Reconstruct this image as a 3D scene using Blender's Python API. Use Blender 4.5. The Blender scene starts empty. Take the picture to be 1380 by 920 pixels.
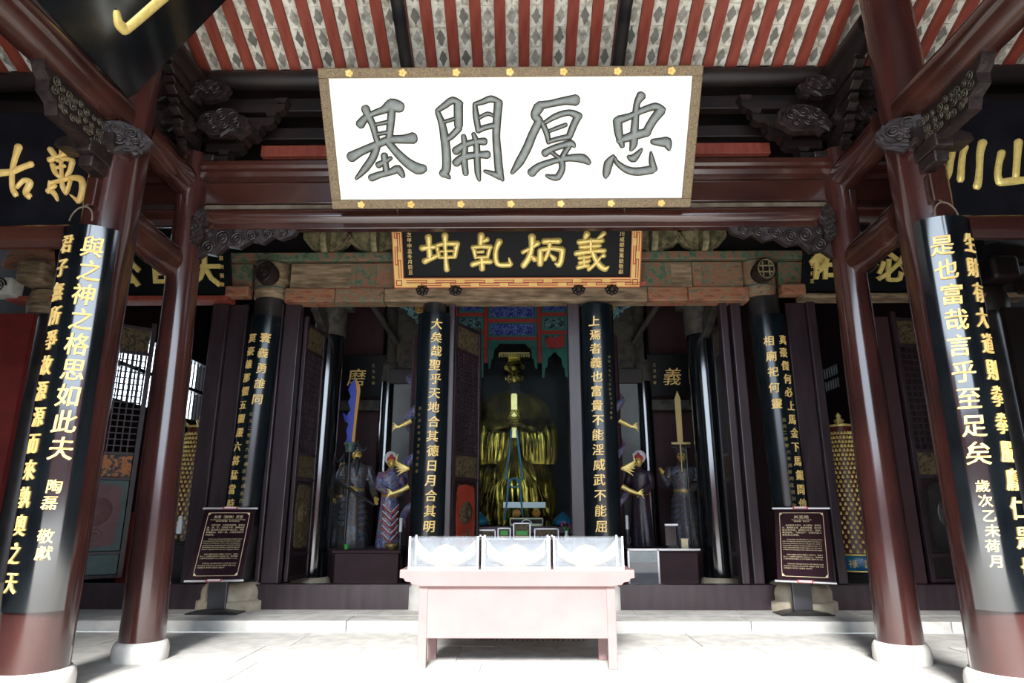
import bpy, math, random
from mathutils import Vector, Matrix
R = math.radians
rnd = random.Random(7)
SC = bpy.context.scene
COL = SC.collection
# ------------------------------------------------------------------ camera
cam = bpy.data.cameras.new('camera'); cam.sensor_fit = 'HORIZONTAL'; cam.sensor_width = 36
cam.lens = 886 / 1380 * 36; cam.clip_end = 300
co = bpy.data.objects.new('camera', cam); COL.objects.link(co)
co.location = (0.08, 0, 1.5); co.rotation_euler = (R(90 + 14.55), 0, R(0.65)); SC.camera = co
# ------------------------------------------------------------------ light
W = bpy.data.worlds.new('sky'); SC.world = W; W.use_nodes = True
nt = W.node_tree; bg = nt.nodes['Background']
bg.inputs['Color'].default_value = (0.74, 0.86, 1.0, 1); bg.inputs['Strength'].default_value = 5.4
sl = bpy.data.lights.new('hazy_sun', 'SUN'); sl.energy = 17; sl.angle = R(18); sl.color = (1.0, 0.97, 0.94)
so = bpy.data.objects.new('hazy_sun', sl); COL.objects.link(so)
so.rotation_euler = (R(90 - 35), 0, R(-6))
vs = SC.view_settings; vs.view_transform = 'Standard'; vs.look = 'None'; vs.gamma = 1; vs.use_curve_mapping = False
vs.exposure = 0.38
SC.cycles.max_bounces = 8; SC.cycles.transparent_max_bounces = 12

# ------------------------------------------------------------------ materials
def mat(name, c, rough=0.5, metal=0.0, c2=None, scale=4.0, det=4.0, bump=0.0, stretch=None, coat=0.0, thr=(0.35, 0.65), emit=None, spec=None):
    m = bpy.data.materials.new(name); m.use_nodes = True; t = m.node_tree; b = t.nodes['Principled BSDF']
    b.inputs['Base Color'].default_value = (*c, 1); b.inputs['Roughness'].default_value = rough; b.inputs['Metallic'].default_value = metal
    if coat: b.inputs['Coat Weight'].default_value = coat; b.inputs['Coat Roughness'].default_value = 0.12
    if spec is not None: b.inputs['Specular IOR Level'].default_value = spec
    if c2 or bump:
        tc = t.nodes.new('ShaderNodeTexCoord'); mp = t.nodes.new('ShaderNodeMapping'); t.links.new(tc.outputs['Object'], mp.inputs['Vector'])
        if stretch: mp.inputs['Scale'].default_value = stretch
        n = t.nodes.new('ShaderNodeTexNoise'); n.inputs['Scale'].default_value = scale; n.inputs['Detail'].default_value = det
        t.links.new(mp.outputs[0], n.inputs['Vector'])
        if c2:
            r = t.nodes.new('ShaderNodeValToRGB'); r.color_ramp.elements[0].position = thr[0]; r.color_ramp.elements[1].position = thr[1]
            r.color_ramp.elements[0].color = (*c, 1); r.color_ramp.elements[1].color = (*c2, 1)
            t.links.new(n.outputs['Fac'], r.inputs[0]); t.links.new(r.outputs[0], b.inputs['Base Color'])
        if bump:
            bp = t.nodes.new('ShaderNodeBump'); bp.inputs['Strength'].default_value = bump; bp.inputs['Distance'].default_value = 0.02
            t.links.new(n.outputs['Fac'], bp.inputs['Height']); t.links.new(bp.outputs[0], b.inputs['Normal'])
    if emit: b.inputs['Emission Color'].default_value = (*c, 1); b.inputs['Emission Strength'].default_value = emit
    return m
def multi(name, stops, scale=5, rough=0.7, bump=0.3, stretch=None, det=6, distort=0.0, metal=0.0):
    m = mat(name, stops[0][1], rough, metal, c2=stops[-1][1], scale=scale, det=det, bump=bump, stretch=stretch)
    r = [n for n in m.node_tree.nodes if n.type == 'VALTORGB'][0].color_ramp
    while len(r.elements) > 1: r.elements.remove(r.elements[-1])
    r.elements[0].position = stops[0][0]; r.elements[0].color = (*stops[0][1], 1)
    for p, c in stops[1:]: e = r.elements.new(p); e.color = (*c, 1)
    [n for n in m.node_tree.nodes if n.type == 'TEX_NOISE'][0].inputs['Distortion'].default_value = distort
    return m
M = {}
M['lacq'] = mat('red_brown_lacquer', (0.024, 0.008, 0.008), 0.20, c2=(0.050, 0.016, 0.013), scale=2.2, det=8, bump=0.05, stretch=(1, 1, 0.5), coat=0.7)
M['beam'] = mat('brown_lacquered_beam', (0.020, 0.006, 0.005), 0.22, c2=(0.048, 0.015, 0.010), scale=2.0, det=8, bump=0.06, stretch=(0.4, 1, 1), coat=0.7)
M['dust'] = mat('dusty_beam_top', (0.10, 0.075, 0.05), 0.9, c2=(0.17, 0.14, 0.10), scale=6)
M['dark'] = mat('dark_old_wood', (0.005, 0.003, 0.003), 0.5, c2=(0.015, 0.007, 0.006), scale=3, det=8, bump=0.15)
M['carve'] = mat('carved_dark_wood', (0.008, 0.005, 0.005), 0.36, c2=(0.028, 0.018, 0.017), scale=14, bump=0.5)
M['redwood'] = mat('red_rafter_paint', (0.19, 0.030, 0.016), 0.6, c2=(0.27, 0.055, 0.032), scale=5, bump=0.1, stretch=(3, .5, .5))
M['frame'] = mat('aubergine_door_frame', (0.018, 0.011, 0.014), 0.36, c2=(0.036, 0.022, 0.028), scale=3, det=8, bump=0.08, stretch=(3, 3, .4))
M['black'] = mat('black_lacquer', (0.002, 0.003, 0.004), 0.13, coat=1.0, spec=.9, c2=(0.005, 0.007, 0.009), scale=2, bump=0.02)
M['black2'] = mat('satin_black_lacquer', (0.002, 0.004, 0.006), 0.22, c2=(0.005, 0.009, 0.012), scale=2, spec=.6)
M['blackm'] = mat('black_matt_lacquer', (0.003, 0.003, 0.005), 0.5, c2=(0.007, 0.007, 0.010), scale=3, spec=.15)
M['blackd'] = mat('black_plaque_field', (0.003, 0.004, 0.005), 0.45, spec=.12)
M['gold'] = mat('gold_leaf', (0.86, 0.68, 0.24), 0.32, 0.3, c2=(0.74, 0.56, 0.16), scale=20)
M['goldt'] = mat('gold_paint_text', (0.90, 0.66, 0.25), 0.45, 0.1, c2=(0.78, 0.50, 0.14), scale=9)
M['golds'] = mat('antique_gold_statue', (0.42, 0.31, 0.05), 0.24, 0.9, c2=(0.05, 0.036, 0.006), scale=3.5, det=6, thr=(.42, .60))
M['goldd'] = mat('dull_gold', (0.26, 0.19, 0.07), 0.4, 0.5)
M['stone'] = mat('grey_stone_slab', (0.40, 0.395, 0.37), 0.75, c2=(0.54, 0.53, 0.50), scale=5, det=10, bump=0.25)
M['stoney'] = mat('worn_yellow_stone', (0.30, 0.25, 0.18), 0.85, c2=(0.46, 0.40, 0.30), scale=5, det=10, bump=0.5)
M['stonew'] = mat('pale_base_stone', (0.55, 0.53, 0.49), 0.8, c2=(0.66, 0.64, 0.60), scale=6, det=8, bump=0.2)
M['court'] = mat('courtyard_paving', (0.55, 0.53, 0.49), 0.9)
M['white'] = mat('white_sign_field', (0.93, 0.91, 0.84), 0.6)
M['ink'] = mat('slate_grey_relief', (0.145, 0.16, 0.15), 0.45, c2=(0.20, 0.215, 0.20), scale=12)
M['inke'] = mat('dark_relief_rim', (0.030, 0.026, 0.012), 0.6)
M['blackpost'] = mat('post_black_paint', (0.010, 0.010, 0.012), 0.35, c2=(0.03, 0.027, 0.025), scale=4, bump=0.1)
M['poly'] = multi('faded_polychrome', [(0.30, (0.045, 0.035, 0.022)), (0.42, (0.18, 0.13, 0.075)), (0.50, (0.27, 0.085, 0.045)), (0.57, (0.10, 0.13, 0.08)), (0.66, (0.20, 0.15, 0.09))], scale=7, distort=.6, bump=0.35, stretch=(1, 1, 2.2))
M['polyg'] = multi('faded_green_polychrome', [(0.30, (0.05, 0.045, 0.03)), (0.43, (0.055, 0.12, 0.07)), (0.52, (0.14, 0.12, 0.075)), (0.60, (0.27, 0.075, 0.04)), (0.68, (0.08, 0.13, 0.085))], scale=9, distort=.8, bump=0.35)
M['polyr'] = multi('faded_red_polychrome', [(0.32, (0.08, 0.045, 0.028)), (0.45, (0.30, 0.10, 0.05)), (0.55, (0.24, 0.14, 0.08)), (0.64, (0.15, 0.10, 0.06)), (0.72, (0.10, 0.12, 0.08))], scale=6, distort=.8, bump=0.3, stretch=(.7, 1, 2.5))
M['bare'] = multi('bare_weathered_wood', [(0.32, (0.07, 0.05, 0.03)), (0.5, (0.19, 0.13, 0.075)), (0.66, (0.30, 0.22, 0.14))], scale=6, bump=0.4, stretch=(.5, 1, 3))
M['bare2'] = multi('pale_bracket_wood', [(0.32, (0.05, 0.035, 0.018)), (0.5, (0.16, 0.15, 0.075)), (0.66, (0.28, 0.22, 0.12))], scale=9, bump=0.4)
M['redpaint'] = mat('red_wall_paint', (0.13, 0.012, 0.010), 0.6, c2=(0.18, 0.02, 0.015), scale=3)
M['dkred'] = mat('dark_red_cloth', (0.022, 0.005, 0.008), 0.7, c2=(0.035, 0.008, 0.012), scale=4)
M['teal'] = mat('faded_teal_panel', (0.030, 0.065, 0.062), 0.5, c2=(0.055, 0.095, 0.085), scale=6, bump=.1)
M['plum'] = mat('faded_plum_panel', (0.10, 0.040, 0.045), 0.6, c2=(0.14, 0.06, 0.062), scale=7, bump=.3)
M['orangecarve'] = multi('orange_carving', [(0.40, (0.02, 0.04, 0.05)), (0.52, (0.45, 0.16, 0.05)), (0.65, (0.30, 0.10, 0.03))], scale=14, bump=.5)
M['leafred'] = mat('vermilion_panel', (0.25, 0.025, 0.012), 0.45, c2=(0.32, 0.045, 0.02), scale=5)
M['goldcarve'] = multi('gold_on_dark_carving', [(0.42, (0.02, 0.014, 0.012)), (0.52, (0.12, 0.085, 0.03)), (0.62, (0.05, 0.03, 0.02))], scale=18, bump=.6)
M['plwood'] = mat('pink_red_table_paint', (0.215, 0.130, 0.125), 0.45, c2=(0.24, 0.148, 0.142), scale=3)
M['tilebrick'] = mat('interior_plaster', (0.16, 0.17, 0.18), 0.9, c2=(0.20, 0.215, 0.22), scale=3)
M['niche_r'] = mat('niche_red', (0.30, 0.022, 0.020), 0.5)
M['niche_t'] = mat('niche_teal', (0.010, 0.13, 0.105), 0.5)
M['niche_b'] = multi('niche_blue_scrolls', [(0.44, (0.008, 0.015, 0.17)), (0.51, (0.02, 0.06, 0.35)), (0.54, (0.25, 0.32, 0.45)), (0.58, (0.008, 0.02, 0.22))], scale=16, distort=1.2, bump=.3)
M['niche_g'] = multi('niche_green_scrolls', [(0.46, (0.004, 0.008, 0.03)), (0.52, (0.02, 0.16, 0.13)), (0.56, (0.2, 0.3, 0.28)), (0.62, (0.01, 0.03, 0.12))], scale=16, distort=1.2, bump=.3)
M['cloth_blue'] = multi('figured_blue_robe', [(0.36, (0.02, 0.04, 0.22)), (0.43, (0.24, 0.30, 0.36)), (0.49, (0.02, 0.05, 0.24)), (0.55, (0.26, 0.04, 0.05)), (0.60, (0.24, 0.28, 0.28)), (0.66, (0.03, 0.14, 0.13)), (0.74, (0.3, 0.2, 0.06))], scale=9, rough=.4, distort=1.6, bump=.5)
M['cloth_dark'] = multi('figured_grey_armour', [(0.36, (0.006, 0.008, 0.02)), (0.43, (0.09, 0.11, 0.13)), (0.49, (0.01, 0.015, 0.05)), (0.55, (0.10, 0.05, 0.015)), (0.60, (0.015, 0.02, 0.03)), (0.66, (0.05, 0.10, 0.10)), (0.72, (0.09, 0.02, 0.02))], scale=7, rough=.4, distort=1.6, bump=.5)
M['cloth_wine'] = multi('figured_wine_robe', [(0.38, (0.0060, 0.0090, 0.0300)), (0.48, (0.0450, 0.0090, 0.0125)), (0.56, (0.0250, 0.0350, 0.0500)), (0.66, (0.0100, 0.0100, 0.0250))], scale=15, rough=.4, distort=1.0, bump=.4)
M['blue'] = mat('cobalt_paint', (0.012, 0.03, 0.30), 0.35)
M['orange'] = mat('amber_paint', (0.42, 0.20, 0.02), 0.4)
M['whitep'] = mat('white_paint', (0.75, 0.76, 0.78), 0.5)
M['metalw'] = mat('silver_rail', (0.62, 0.62, 0.64), 0.3, 0.6)
M['redlab'] = mat('red_label_print', (0.5, 0.05, 0.05), 0.5)
M['maroon'] = mat('maroon_sign_board', (0.020, 0.007, 0.013), 0.20, coat=.5)
M['cream'] = mat('cream_print', (0.70, 0.60, 0.36), 0.5)
M['steel'] = mat('grey_steel_post', (0.09, 0.09, 0.10), 0.35, 0.6)
M['yellowf'] = mat('yellow_fret_frame', (0.80, 0.54, 0.16), 0.5, c2=(0.70, 0.44, 0.10), scale=3)
M['redline'] = mat('red_fret_line', (0.42, 0.045, 0.012), 0.5)
M['brocade'] = multi('brown_gold_brocade', [(0.44, (0.11, 0.075, 0.045)), (0.5, (0.30, 0.22, 0.10)), (0.56, (0.13, 0.09, 0.06))], scale=60, bump=.2)
M['green'] = mat('green_card', (0.03, 0.30, 0.04), 0.5)
M['bluebase'] = mat('blue_enamel_band', (0.01, 0.10, 0.22), 0.3, c2=(0.01, 0.16, 0.28), scale=3)
M['towerred'] = mat('tower_red_core', (0.09, 0.015, 0.01), 0.4)
M['dim'] = multi('shade_darkened_wood', [(0.35, (0.012, 0.010, 0.008)), (0.5, (0.04, 0.036, 0.028)), (0.65, (0.055, 0.045, 0.035))], scale=7, bump=0.3)  # bare wood copy darkened, the hall's dimness put into the colour
M['carve2'] = mat('bronze_green_carving', (0.03, 0.026, 0.018), 0.4, c2=(0.07, 0.06, 0.04), scale=12)
M['skin'] = mat('pale_gold_face', (0.60, 0.42, 0.12), 0.35, 0.4)
M['hair'] = mat('black_beard', (0.006, 0.005, 0.005), 0.6)
M['peach'] = mat('orange_fruit', (0.45, 0.18, 0.03), 0.5)
M['flower'] = mat('violet_petals', (0.18, 0.03, 0.12), 0.6)
M['ingot'] = mat('pale_gold_ingot', (0.95, 0.80, 0.36), 0.35, 0.15)
M['tilegrey'] = None
# translucent dusty acrylic
def glassmat(name, tint, fog, ior=1.45):
    m = bpy.data.materials.new(name); m.use_nodes = True; t = m.node_tree; t.nodes.clear()
    o = t.nodes.new('ShaderNodeOutputMaterial'); tr = t.nodes.new('ShaderNodeBsdfTransparent'); tr.inputs[0].default_value = (*tint, 1)
    gl = t.nodes.new('ShaderNodeBsdfGlossy'); gl.inputs['Roughness'].default_value = 0.05
    df = t.nodes.new('ShaderNodeBsdfDiffuse'); df.inputs[0].default_value = (.8, .85, .9, 1)
    fr = t.nodes.new('ShaderNodeFresnel'); fr.inputs[0].default_value = ior
    a = t.nodes.new('ShaderNodeMixShader'); b = t.nodes.new('ShaderNodeMixShader')
    n = t.nodes.new('ShaderNodeTexNoise'); n.inputs['Scale'].default_value = 9; n.inputs['Detail'].default_value = 8
    mu = t.nodes.new('ShaderNodeMath'); mu.operation = 'MULTIPLY'; mu.inputs[1].default_value = fog * 2
    t.links.new(n.outputs['Fac'], mu.inputs[0]); t.links.new(mu.outputs[0], a.inputs[0])
    t.links.new(tr.outputs[0], a.inputs[1]); t.links.new(df.outputs[0], a.inputs[2])
    t.links.new(fr.outputs[0], b.inputs[0]); t.links.new(a.outputs[0], b.inputs[1]); t.links.new(gl.outputs[0], b.inputs[2])
    t.links.new(b.outputs[0], o.inputs[0]); return m
M['acryl'] = glassmat('dusty_acrylic', (0.94, 0.97, 1.0), 0.07)
M['pane'] = glassmat('cabinet_glass', (0.9, 0.95, 0.95), 0.001, 1.05)
# ceiling tile: flat painted dark diamond on a pale tile (print on the tile, object coordinates)
def tilemat(seed, base, dia):
    m = mat('painted_roof_tile', base, 0.8); t = m.node_tree; b = t.nodes['Principled BSDF']
    tc = t.nodes.new('ShaderNodeTexCoord'); sx = t.nodes.new('ShaderNodeSeparateXYZ'); oi = t.nodes.new('ShaderNodeObjectInfo')
    t.links.new(tc.outputs['Object'], sx.inputs[0])
    nz = t.nodes.new('ShaderNodeTexNoise'); nz.inputs['Scale'].default_value = 11; nz.inputs['Detail'].default_value = 6; nz.noise_dimensions = '4D'
    t.links.new(tc.outputs['Object'], nz.inputs['Vector'])
    mw = t.nodes.new('ShaderNodeMath'); mw.operation = 'MULTIPLY'; mw.inputs[1].default_value = 40; t.links.new(oi.outputs['Random'], mw.inputs[0]); t.links.new(mw.outputs[0], nz.inputs['W'])
    def mth(op, a, bb=None):
        n = t.nodes.new('ShaderNodeMath'); n.operation = op
        for i, v in enumerate((a, bb)):
            if v is None: continue
            if isinstance(v, (int, float)): n.inputs[i].default_value = v
            else: t.links.new(v, n.inputs[i])
        return n.outputs[0]
    ax = mth('DIVIDE', mth('ABSOLUTE', sx.outputs[0]), 0.060); ay = mth('DIVIDE', mth('ABSOLUTE', sx.outputs[1]), 0.118)
    s = mth('ADD', mth('ADD', ax, ay), mth('MULTIPLY', mth('SUBTRACT', nz.outputs['Fac'], 0.5), 0.9))
    inside = mth('LESS_THAN', s, 1.0)
    fade = mth('MULTIPLY', inside, mth('ADD', 0.45, mth('MULTIPLY', oi.outputs['Random'], 0.5)))
    mr = t.nodes.new('ShaderNodeValToRGB'); mr.color_ramp.elements[0].color = (base[0] * .45, base[1] * .42, base[2] * .36, 1); mr.color_ramp.elements[1].color = (*base, 1)
    mr.color_ramp.elements[0].position = .33; mr.color_ramp.elements[1].position = .56; t.links.new(nz.outputs['Fac'], mr.inputs[0])
    mx = t.nodes.new('ShaderNodeMix'); mx.data_type = 'RGBA'; t.links.new(fade, mx.inputs[0]); t.links.new(mr.outputs[0], mx.inputs[6]); mx.inputs[7].default_value = (*dia, 1)
    t.links.new(mx.outputs[2], b.inputs['Base Color']); return m
M['tile'] = tilemat(0, (0.68, 0.66, 0.57), (0.10, 0.10, 0.085))

# ------------------------------------------------------------------ mesh helper
class MB:
    def __init__(s): s.v = []; s.f = []; s.sm = []
    def add(s, vs, fs, sm=False):
        o = len(s.v); s.v += [tuple(v) for v in vs]; s.f += [tuple(i + o for i in f) for f in fs]; s.sm += [sm] * len(fs); return s
    def box(s, a, b, rot=None, piv=None):
        x0, y0, z0 = a; x1, y1, z1 = b
        v = [Vector(p) for p in ((x0, y0, z0), (x1, y0, z0), (x1, y1, z0), (x0, y1, z0), (x0, y0, z1), (x1, y0, z1), (x1, y1, z1), (x0, y1, z1))]
        if rot is not None:
            c = Vector(piv) if piv is not None else (v[0] + v[6]) / 2
            v = [rot @ (p - c) + c for p in v]
        return s.add(v, [(0, 3, 2, 1), (4, 5, 6, 7), (0, 1, 5, 4), (1, 2, 6, 5), (2, 3, 7, 6), (3, 0, 4, 7)])
    def obox(s, o, u, v, w, a, b):   # box in a frame o,u,v,w from a to b
        o, u, v, w = map(Vector, (o, u, v, w))
        p = [o + u * x + v * y + w * z for z in (a[2], b[2]) for (x, y) in ((a[0], a[1]), (b[0], a[1]), (b[0], b[1]), (a[0], b[1]))]
        return s.add(p, [(0, 3, 2, 1), (4, 5, 6, 7), (0, 1, 5, 4), (1, 2, 6, 5), (2, 3, 7, 6), (3, 0, 4, 7)])
    def tube(s, pts, rad, seg=12, cap=True, sy=1.0):
        pts = [Vector(p) for p in pts]; n = len(pts)
        if isinstance(rad, (int, float)): rad = [rad] * n
        vs = []; up = None
        for i, p in enumerate(pts):
            d = (pts[min(i + 1, n - 1)] - pts[max(i - 1, 0)]).normalized()
            if up is None:
                up = Vector((0, 0, 1)) if abs(d.z) < .9 else Vector((0, 1, 0))
            x = d.cross(up).normalized(); y = x.cross(d).normalized(); up = y
            for k in range(seg):
                a = 2 * math.pi * k / seg; vs.append(p + x * (math.cos(a) * rad[i]) + y * (math.sin(a) * rad[i] * sy))
        fs = [(i * seg + k, i * seg + (k + 1) % seg, (i + 1) * seg + (k + 1) % seg, (i + 1) * seg + k) for i in range(n - 1) for k in range(seg)]
        s.add(vs, fs, True)
        if cap:
            s.add(vs[:seg], [tuple(range(seg))[::-1]]); s.add(vs[-seg:], [tuple(range(seg))])
        return s
    def lathe(s, prof, c, seg=24, ax=None, sx=1, sy=1, cap=True):   # prof: (r, h)
        c = Vector(c); vs = []
        for r, h in prof:
            for k in range(seg):
                a = 2 * math.pi * k / seg; vs.append(Vector((math.cos(a) * r * sx, math.sin(a) * r * sy, h)))
        if ax is not None: q = Vector((0, 0, 1)).rotation_difference(Vector(ax)); vs = [q @ v for v in vs]
        vs = [v + c for v in vs]; n = len(prof)
        fs = [(i * seg + k, i * seg + (k + 1) % seg, (i + 1) * seg + (k + 1) % seg, (i + 1) * seg + k) for i in range(n - 1) for k in range(seg)]
        s.add(vs, fs, True)
        if cap: s.add(vs[:seg], [tuple(range(seg))[::-1]]); s.add(vs[-seg:], [tuple(range(seg))])
        return s
    def loft(s, rings, cap=True):
        seg = len(rings[0]); n = len(rings); vs = [v for r in rings for v in r]
        s.add(vs, [(i * seg + k, i * seg + (k + 1) % seg, (i + 1) * seg + (k + 1) % seg, (i + 1) * seg + k) for i in range(n - 1) for k in range(seg)], True)
        if cap: s.add(rings[0], [tuple(range(seg))[::-1]]); s.add(rings[-1], [tuple(range(seg))])
        return s
    def ball(s, c, r, sx=1, sy=1, sz=1, seg=12, n=8):
        pr = [(max(1e-4, math.sin(math.pi * i / n)) * r, -math.cos(math.pi * i / n) * r * sz) for i in range(n + 1)]
        return s.lathe(pr, c, seg, sx=sx, sy=sy, cap=False)
    def prism(s, pts, o, u, v, w, t):   # polygon pts in (u,v), extruded t along w
        o, u, v, w = map(Vector, (o, u, v, w)); n = len(pts)
        a = [o + u * p[0] + v * p[1] for p in pts]; b = [p + w * t for p in a]
        s.add(a + b, [tuple(range(n))[::-1], tuple(range(n, 2 * n))] + [(i, (i + 1) % n, n + (i + 1) % n, n + i) for i in range(n)]); return s
ORG = {}
def build(name, mb, material, parent=None, origin=None, sm_all=None):
    if origin is None:
        xs = [v[0] for v in mb.v]; ys = [v[1] for v in mb.v]; zs = [v[2] for v in mb.v]
        origin = ((min(xs) + max(xs)) / 2, (min(ys) + max(ys)) / 2, min(zs))
    me = bpy.data.meshes.new(name)
    me.from_pydata([(v[0] - origin[0], v[1] - origin[1], v[2] - origin[2]) for v in mb.v], [], mb.f)
    me.polygons.foreach_set('use_smooth', mb.sm if sm_all is None else [sm_all] * len(mb.f))
    me.materials.append(M[material] if isinstance(material, str) else material)
    o = bpy.data.objects.new(name, me); COL.objects.link(o); ORG[o.name] = origin
    if parent is not None:
        o.parent = parent; p = ORG[parent.name]; o.location = (origin[0] - p[0], origin[1] - p[1], origin[2] - p[2])
    else: o.location = origin
    return o
def empty(name, loc):
    o = bpy.data.objects.new(name, None); COL.objects.link(o); o.location = loc; o.empty_display_size = .1; ORG[o.name] = tuple(loc); return o
def tag(o, label=None, cat=None, group=None, kind=None):
    if label: o['label'] = label
    if cat: o['category'] = cat
    if group: o['group'] = group
    if kind: o['kind'] = kind
    return o
def thing(name, loc, label, cat, group=None): return tag(empty(name, loc), label, cat, group, 'thing')
def bevel(o, w=0.01, seg=2):
    b = o.modifiers.new('bevel', 'BEVEL'); b.width = w; b.segments = seg; b.limit_method = 'ANGLE'; return o
# ------------------------------------------------------------------ writing
_G = {}
def glyph(ch, bold=0.012, ext=0.03):
    k = (ch, bold, ext)
    if k not in _G:
        c = bpy.data.curves.new('glyph', 'FONT'); c.body = ch; c.offset = bold; c.extrude = ext; c.resolution_u = 2
        o = bpy.data.objects.new('glyph', c); m = o.to_mesh()
        _G[k] = ([tuple(x.co) for x in m.vertices], [tuple(p.vertices) for p in m.polygons]); o.to_mesh_clear()
        bpy.data.objects.remove(o); bpy.data.curves.remove(c)
    return _G[k]
def put(mb, ch, cu, cv, size, fn, bold=0.012, ext=0.03, sx=1.0, skew=0.0, lift=0.0):
    v, f = glyph(ch, bold, ext)
    pts = []
    for x, y, z in v:
        x = (x - 0.5) * size * sx; y = (y - 0.38) * size
        pts.append(fn(cu + x + skew * y, cv + y, (z + ext) * size + lift))
    mb.add(pts, f)
def line(mb, txt, u, v, size, fn, bold=0.0, ext=0.0, width=None):   # flat printed line starting at u
    vv, f = glyph(txt, bold, ext); s = size
    if width: s = width / max(x for x, _, _ in vv)
    mb.add([fn(u + x * s, v + y * size, 0.0) for x, y, z in vv], f)
def stroke(mb, pts, fn, h, extra=0.0, prof=((1, 0), (.82, .6), (.45, .95), (0, 1.0))):
    # brush stroke: polyline of (u, v, half width) smoothed, domed cross-section
    P = [Vector(p) for p in pts]; Q = []
    n = len(P)
    for i in range(n - 1):
        p0, p1, p2, p3 = P[max(i - 1, 0)], P[i], P[i + 1], P[min(i + 2, n - 1)]
        for k in range(4):
            t = k / 4; a = (p1 * 2 + (p2 - p0) * t + (p0 * 2 - p1 * 5 + p2 * 4 - p3) * t * t + (p1 * 3 - p0 - p2 * 3 + p3) * t ** 3) * .5
            a.z = p1.z * (1 - t) + p2.z * t; Q.append(a)
    Q.append(P[-1])
    rows = []
    cs = [(-a, b) for a, b in prof] + [(a, b) for a, b in reversed(prof[:-1])]
    def row(c, nx, ny, w, hh): rows.append([fn(c[0] + nx * w * a, c[1] + ny * w * a, h * b * hh) for a, b in cs])
    m = len(Q)
    for i, q in enumerate(Q):
        d = Q[min(i + 1, m - 1)] - Q[max(i - 1, 0)]; L = math.hypot(d.x, d.y) or 1; dx, dy = d.x / L, d.y / L; w = q.z + extra
        if i == 0:
            for e, k in ((.75, .35), (.5, .75)): row((q.x - dx * w * e, q.y - dy * w * e), -dy, dx, w * k, k)
        row((q.x, q.y), -dy, dx, w, 1)
        if i == m - 1:
            for e, k in ((.5, .75), (.75, .35)): row((q.x + dx * w * e, q.y + dy * w * e), -dy, dx, w * k, k)
    c = len(cs); vs = [p for r in rows for p in r]
    mb.add(vs, [(i * c + k, (i + 1) * c + k, (i + 1) * c + k + 1, i * c + k + 1) for i in range(len(rows) - 1) for k in range(c - 1)], True)
S = {}
S['ji'] = [[(175,330,38),(225,275,28),(300,235,22),(390,205,28),(470,165,56),(545,180,44)],[(230,190,34),(255,260,30),(290,340,26),(310,430,24),(330,500,22)],[(470,190,30),(455,300,30),(440,400,28),(430,480,30)],[(305,335,12),(440,308,15)],[(320,420,12),(430,400,14)],[(75,625,44),(170,575,32),(300,520,30),(430,470,30),(560,465,34),(650,455,48)],[(320,510,30),(280,620,32),(200,730,30),(110,825,10)],[(420,490,28),(500,590,32),(590,680,40),(680,735,48),(735,735,36)],[(380,610,28),(385,680,25),(395,770,24)],[(320,700,26),(380,670,20),(440,635,14)],[(250,820,30),(330,790,26),(430,765,26),(500,740,36),(545,805,16)]]
S['kai'] = [[(95,225,18),(130,320,26),(152,450,34),(165,600,36),(160,740,36),(125,785,34)],[(140,780,34),(190,825,8)],[(90,215,14),(160,170,24),(235,125,28),(312,155,16)],[(285,150,36),(283,250,36),(282,350,34)],[(285,370,26),(215,440,24),(165,475,18)],[(135,318,12),(250,285,12)],[(432,155,14),(442,260,24),(462,395,22)],[(430,158,12),(500,140,20),(580,115,26),(665,145,16)],[(645,150,34),(630,300,32),(622,450,30),(632,600,32),(645,760,34),(678,850,8)],[(510,760,8),(575,782,18),(655,812,30)],[(470,278,12),(545,243,14),(600,262,10)],[(460,388,22),(530,362,20),(620,345,22)],[(250,575,34),(330,522,26),(430,492,22),(515,490,30)],[(250,685,34),(320,632,30),(440,612,24),(540,610,34)],[(325,440,18),(335,530,24),(325,640,28),(338,785,22)],[(415,420,14),(440,500,24),(445,650,26),(450,780,24),(462,850,8)]]
S['hou'] = [[(330,175,34),(430,160,26),(560,135,30),(655,130,46)],[(325,190,44),(290,260,34),(325,300,30),(320,330,34),(270,430,34),(220,550,36),(150,680,36),(80,780,12)],[(380,325,14),(480,268,22),(600,238,22),(685,275,34)],[(355,325,20),(398,420,22),(415,505,14)],[(680,265,30),(640,350,28),(605,440,26)],[(420,400,12),(500,370,14),(570,345,14)],[(415,495,16),(500,470,18),(610,450,22)],[(380,600,32),(450,560,24),(540,530,24),(620,515,30),(650,540,10)],[(600,540,20),(555,610,22),(540,660,28)],[(440,590,14),(520,650,14)],[(530,650,26),(540,740,24),(500,820,28),(440,820,20),(395,805,8)],[(260,780,38),(330,720,28),(470,670,22),(600,645,26),(725,650,38),(785,690,18)]]
S['zhong'] = [[(490,95,38),(455,160,24),(447,260,26),(440,400,32),(435,520,32),(412,575,10)],[(295,305,34),(400,272,24),(500,225,24),(620,190,28),(695,220,18)],[(285,310,38),(300,430,32),(335,540,18)],[(670,225,40),(605,310,34),(555,400,34)],[(300,490,24),(420,450,36),(560,415,34)],[(258,625,8),(215,695,38),(195,790,30),(190,830,8)],[(265,640,10),(290,690,18),(380,755,28),(480,775,34),(615,755,34)],[(630,755,28),(608,680,24),(595,595,5)],[(392,635,12),(440,650,36),(512,568,7)],[(605,500,20),(680,505,34),(735,510,46),(758,575,9)]]
S['kun'] = [[(425,130,36),(428,230,28),(432,360,30)],[(350,250,33),(430,240,26),(490,235,26)],[(375,390,34),(450,360,26),(515,330,24)],[(510,222,22),(600,202,24),(735,205,30)],[(512,230,20),(535,350,20)],[(725,210,30),(698,345,24)],[(520,285,12),(700,278,12)],[(545,350,16),(695,345,18)],[(600,115,36),(602,250,22),(605,400,24),(610,480,32)]]
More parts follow.
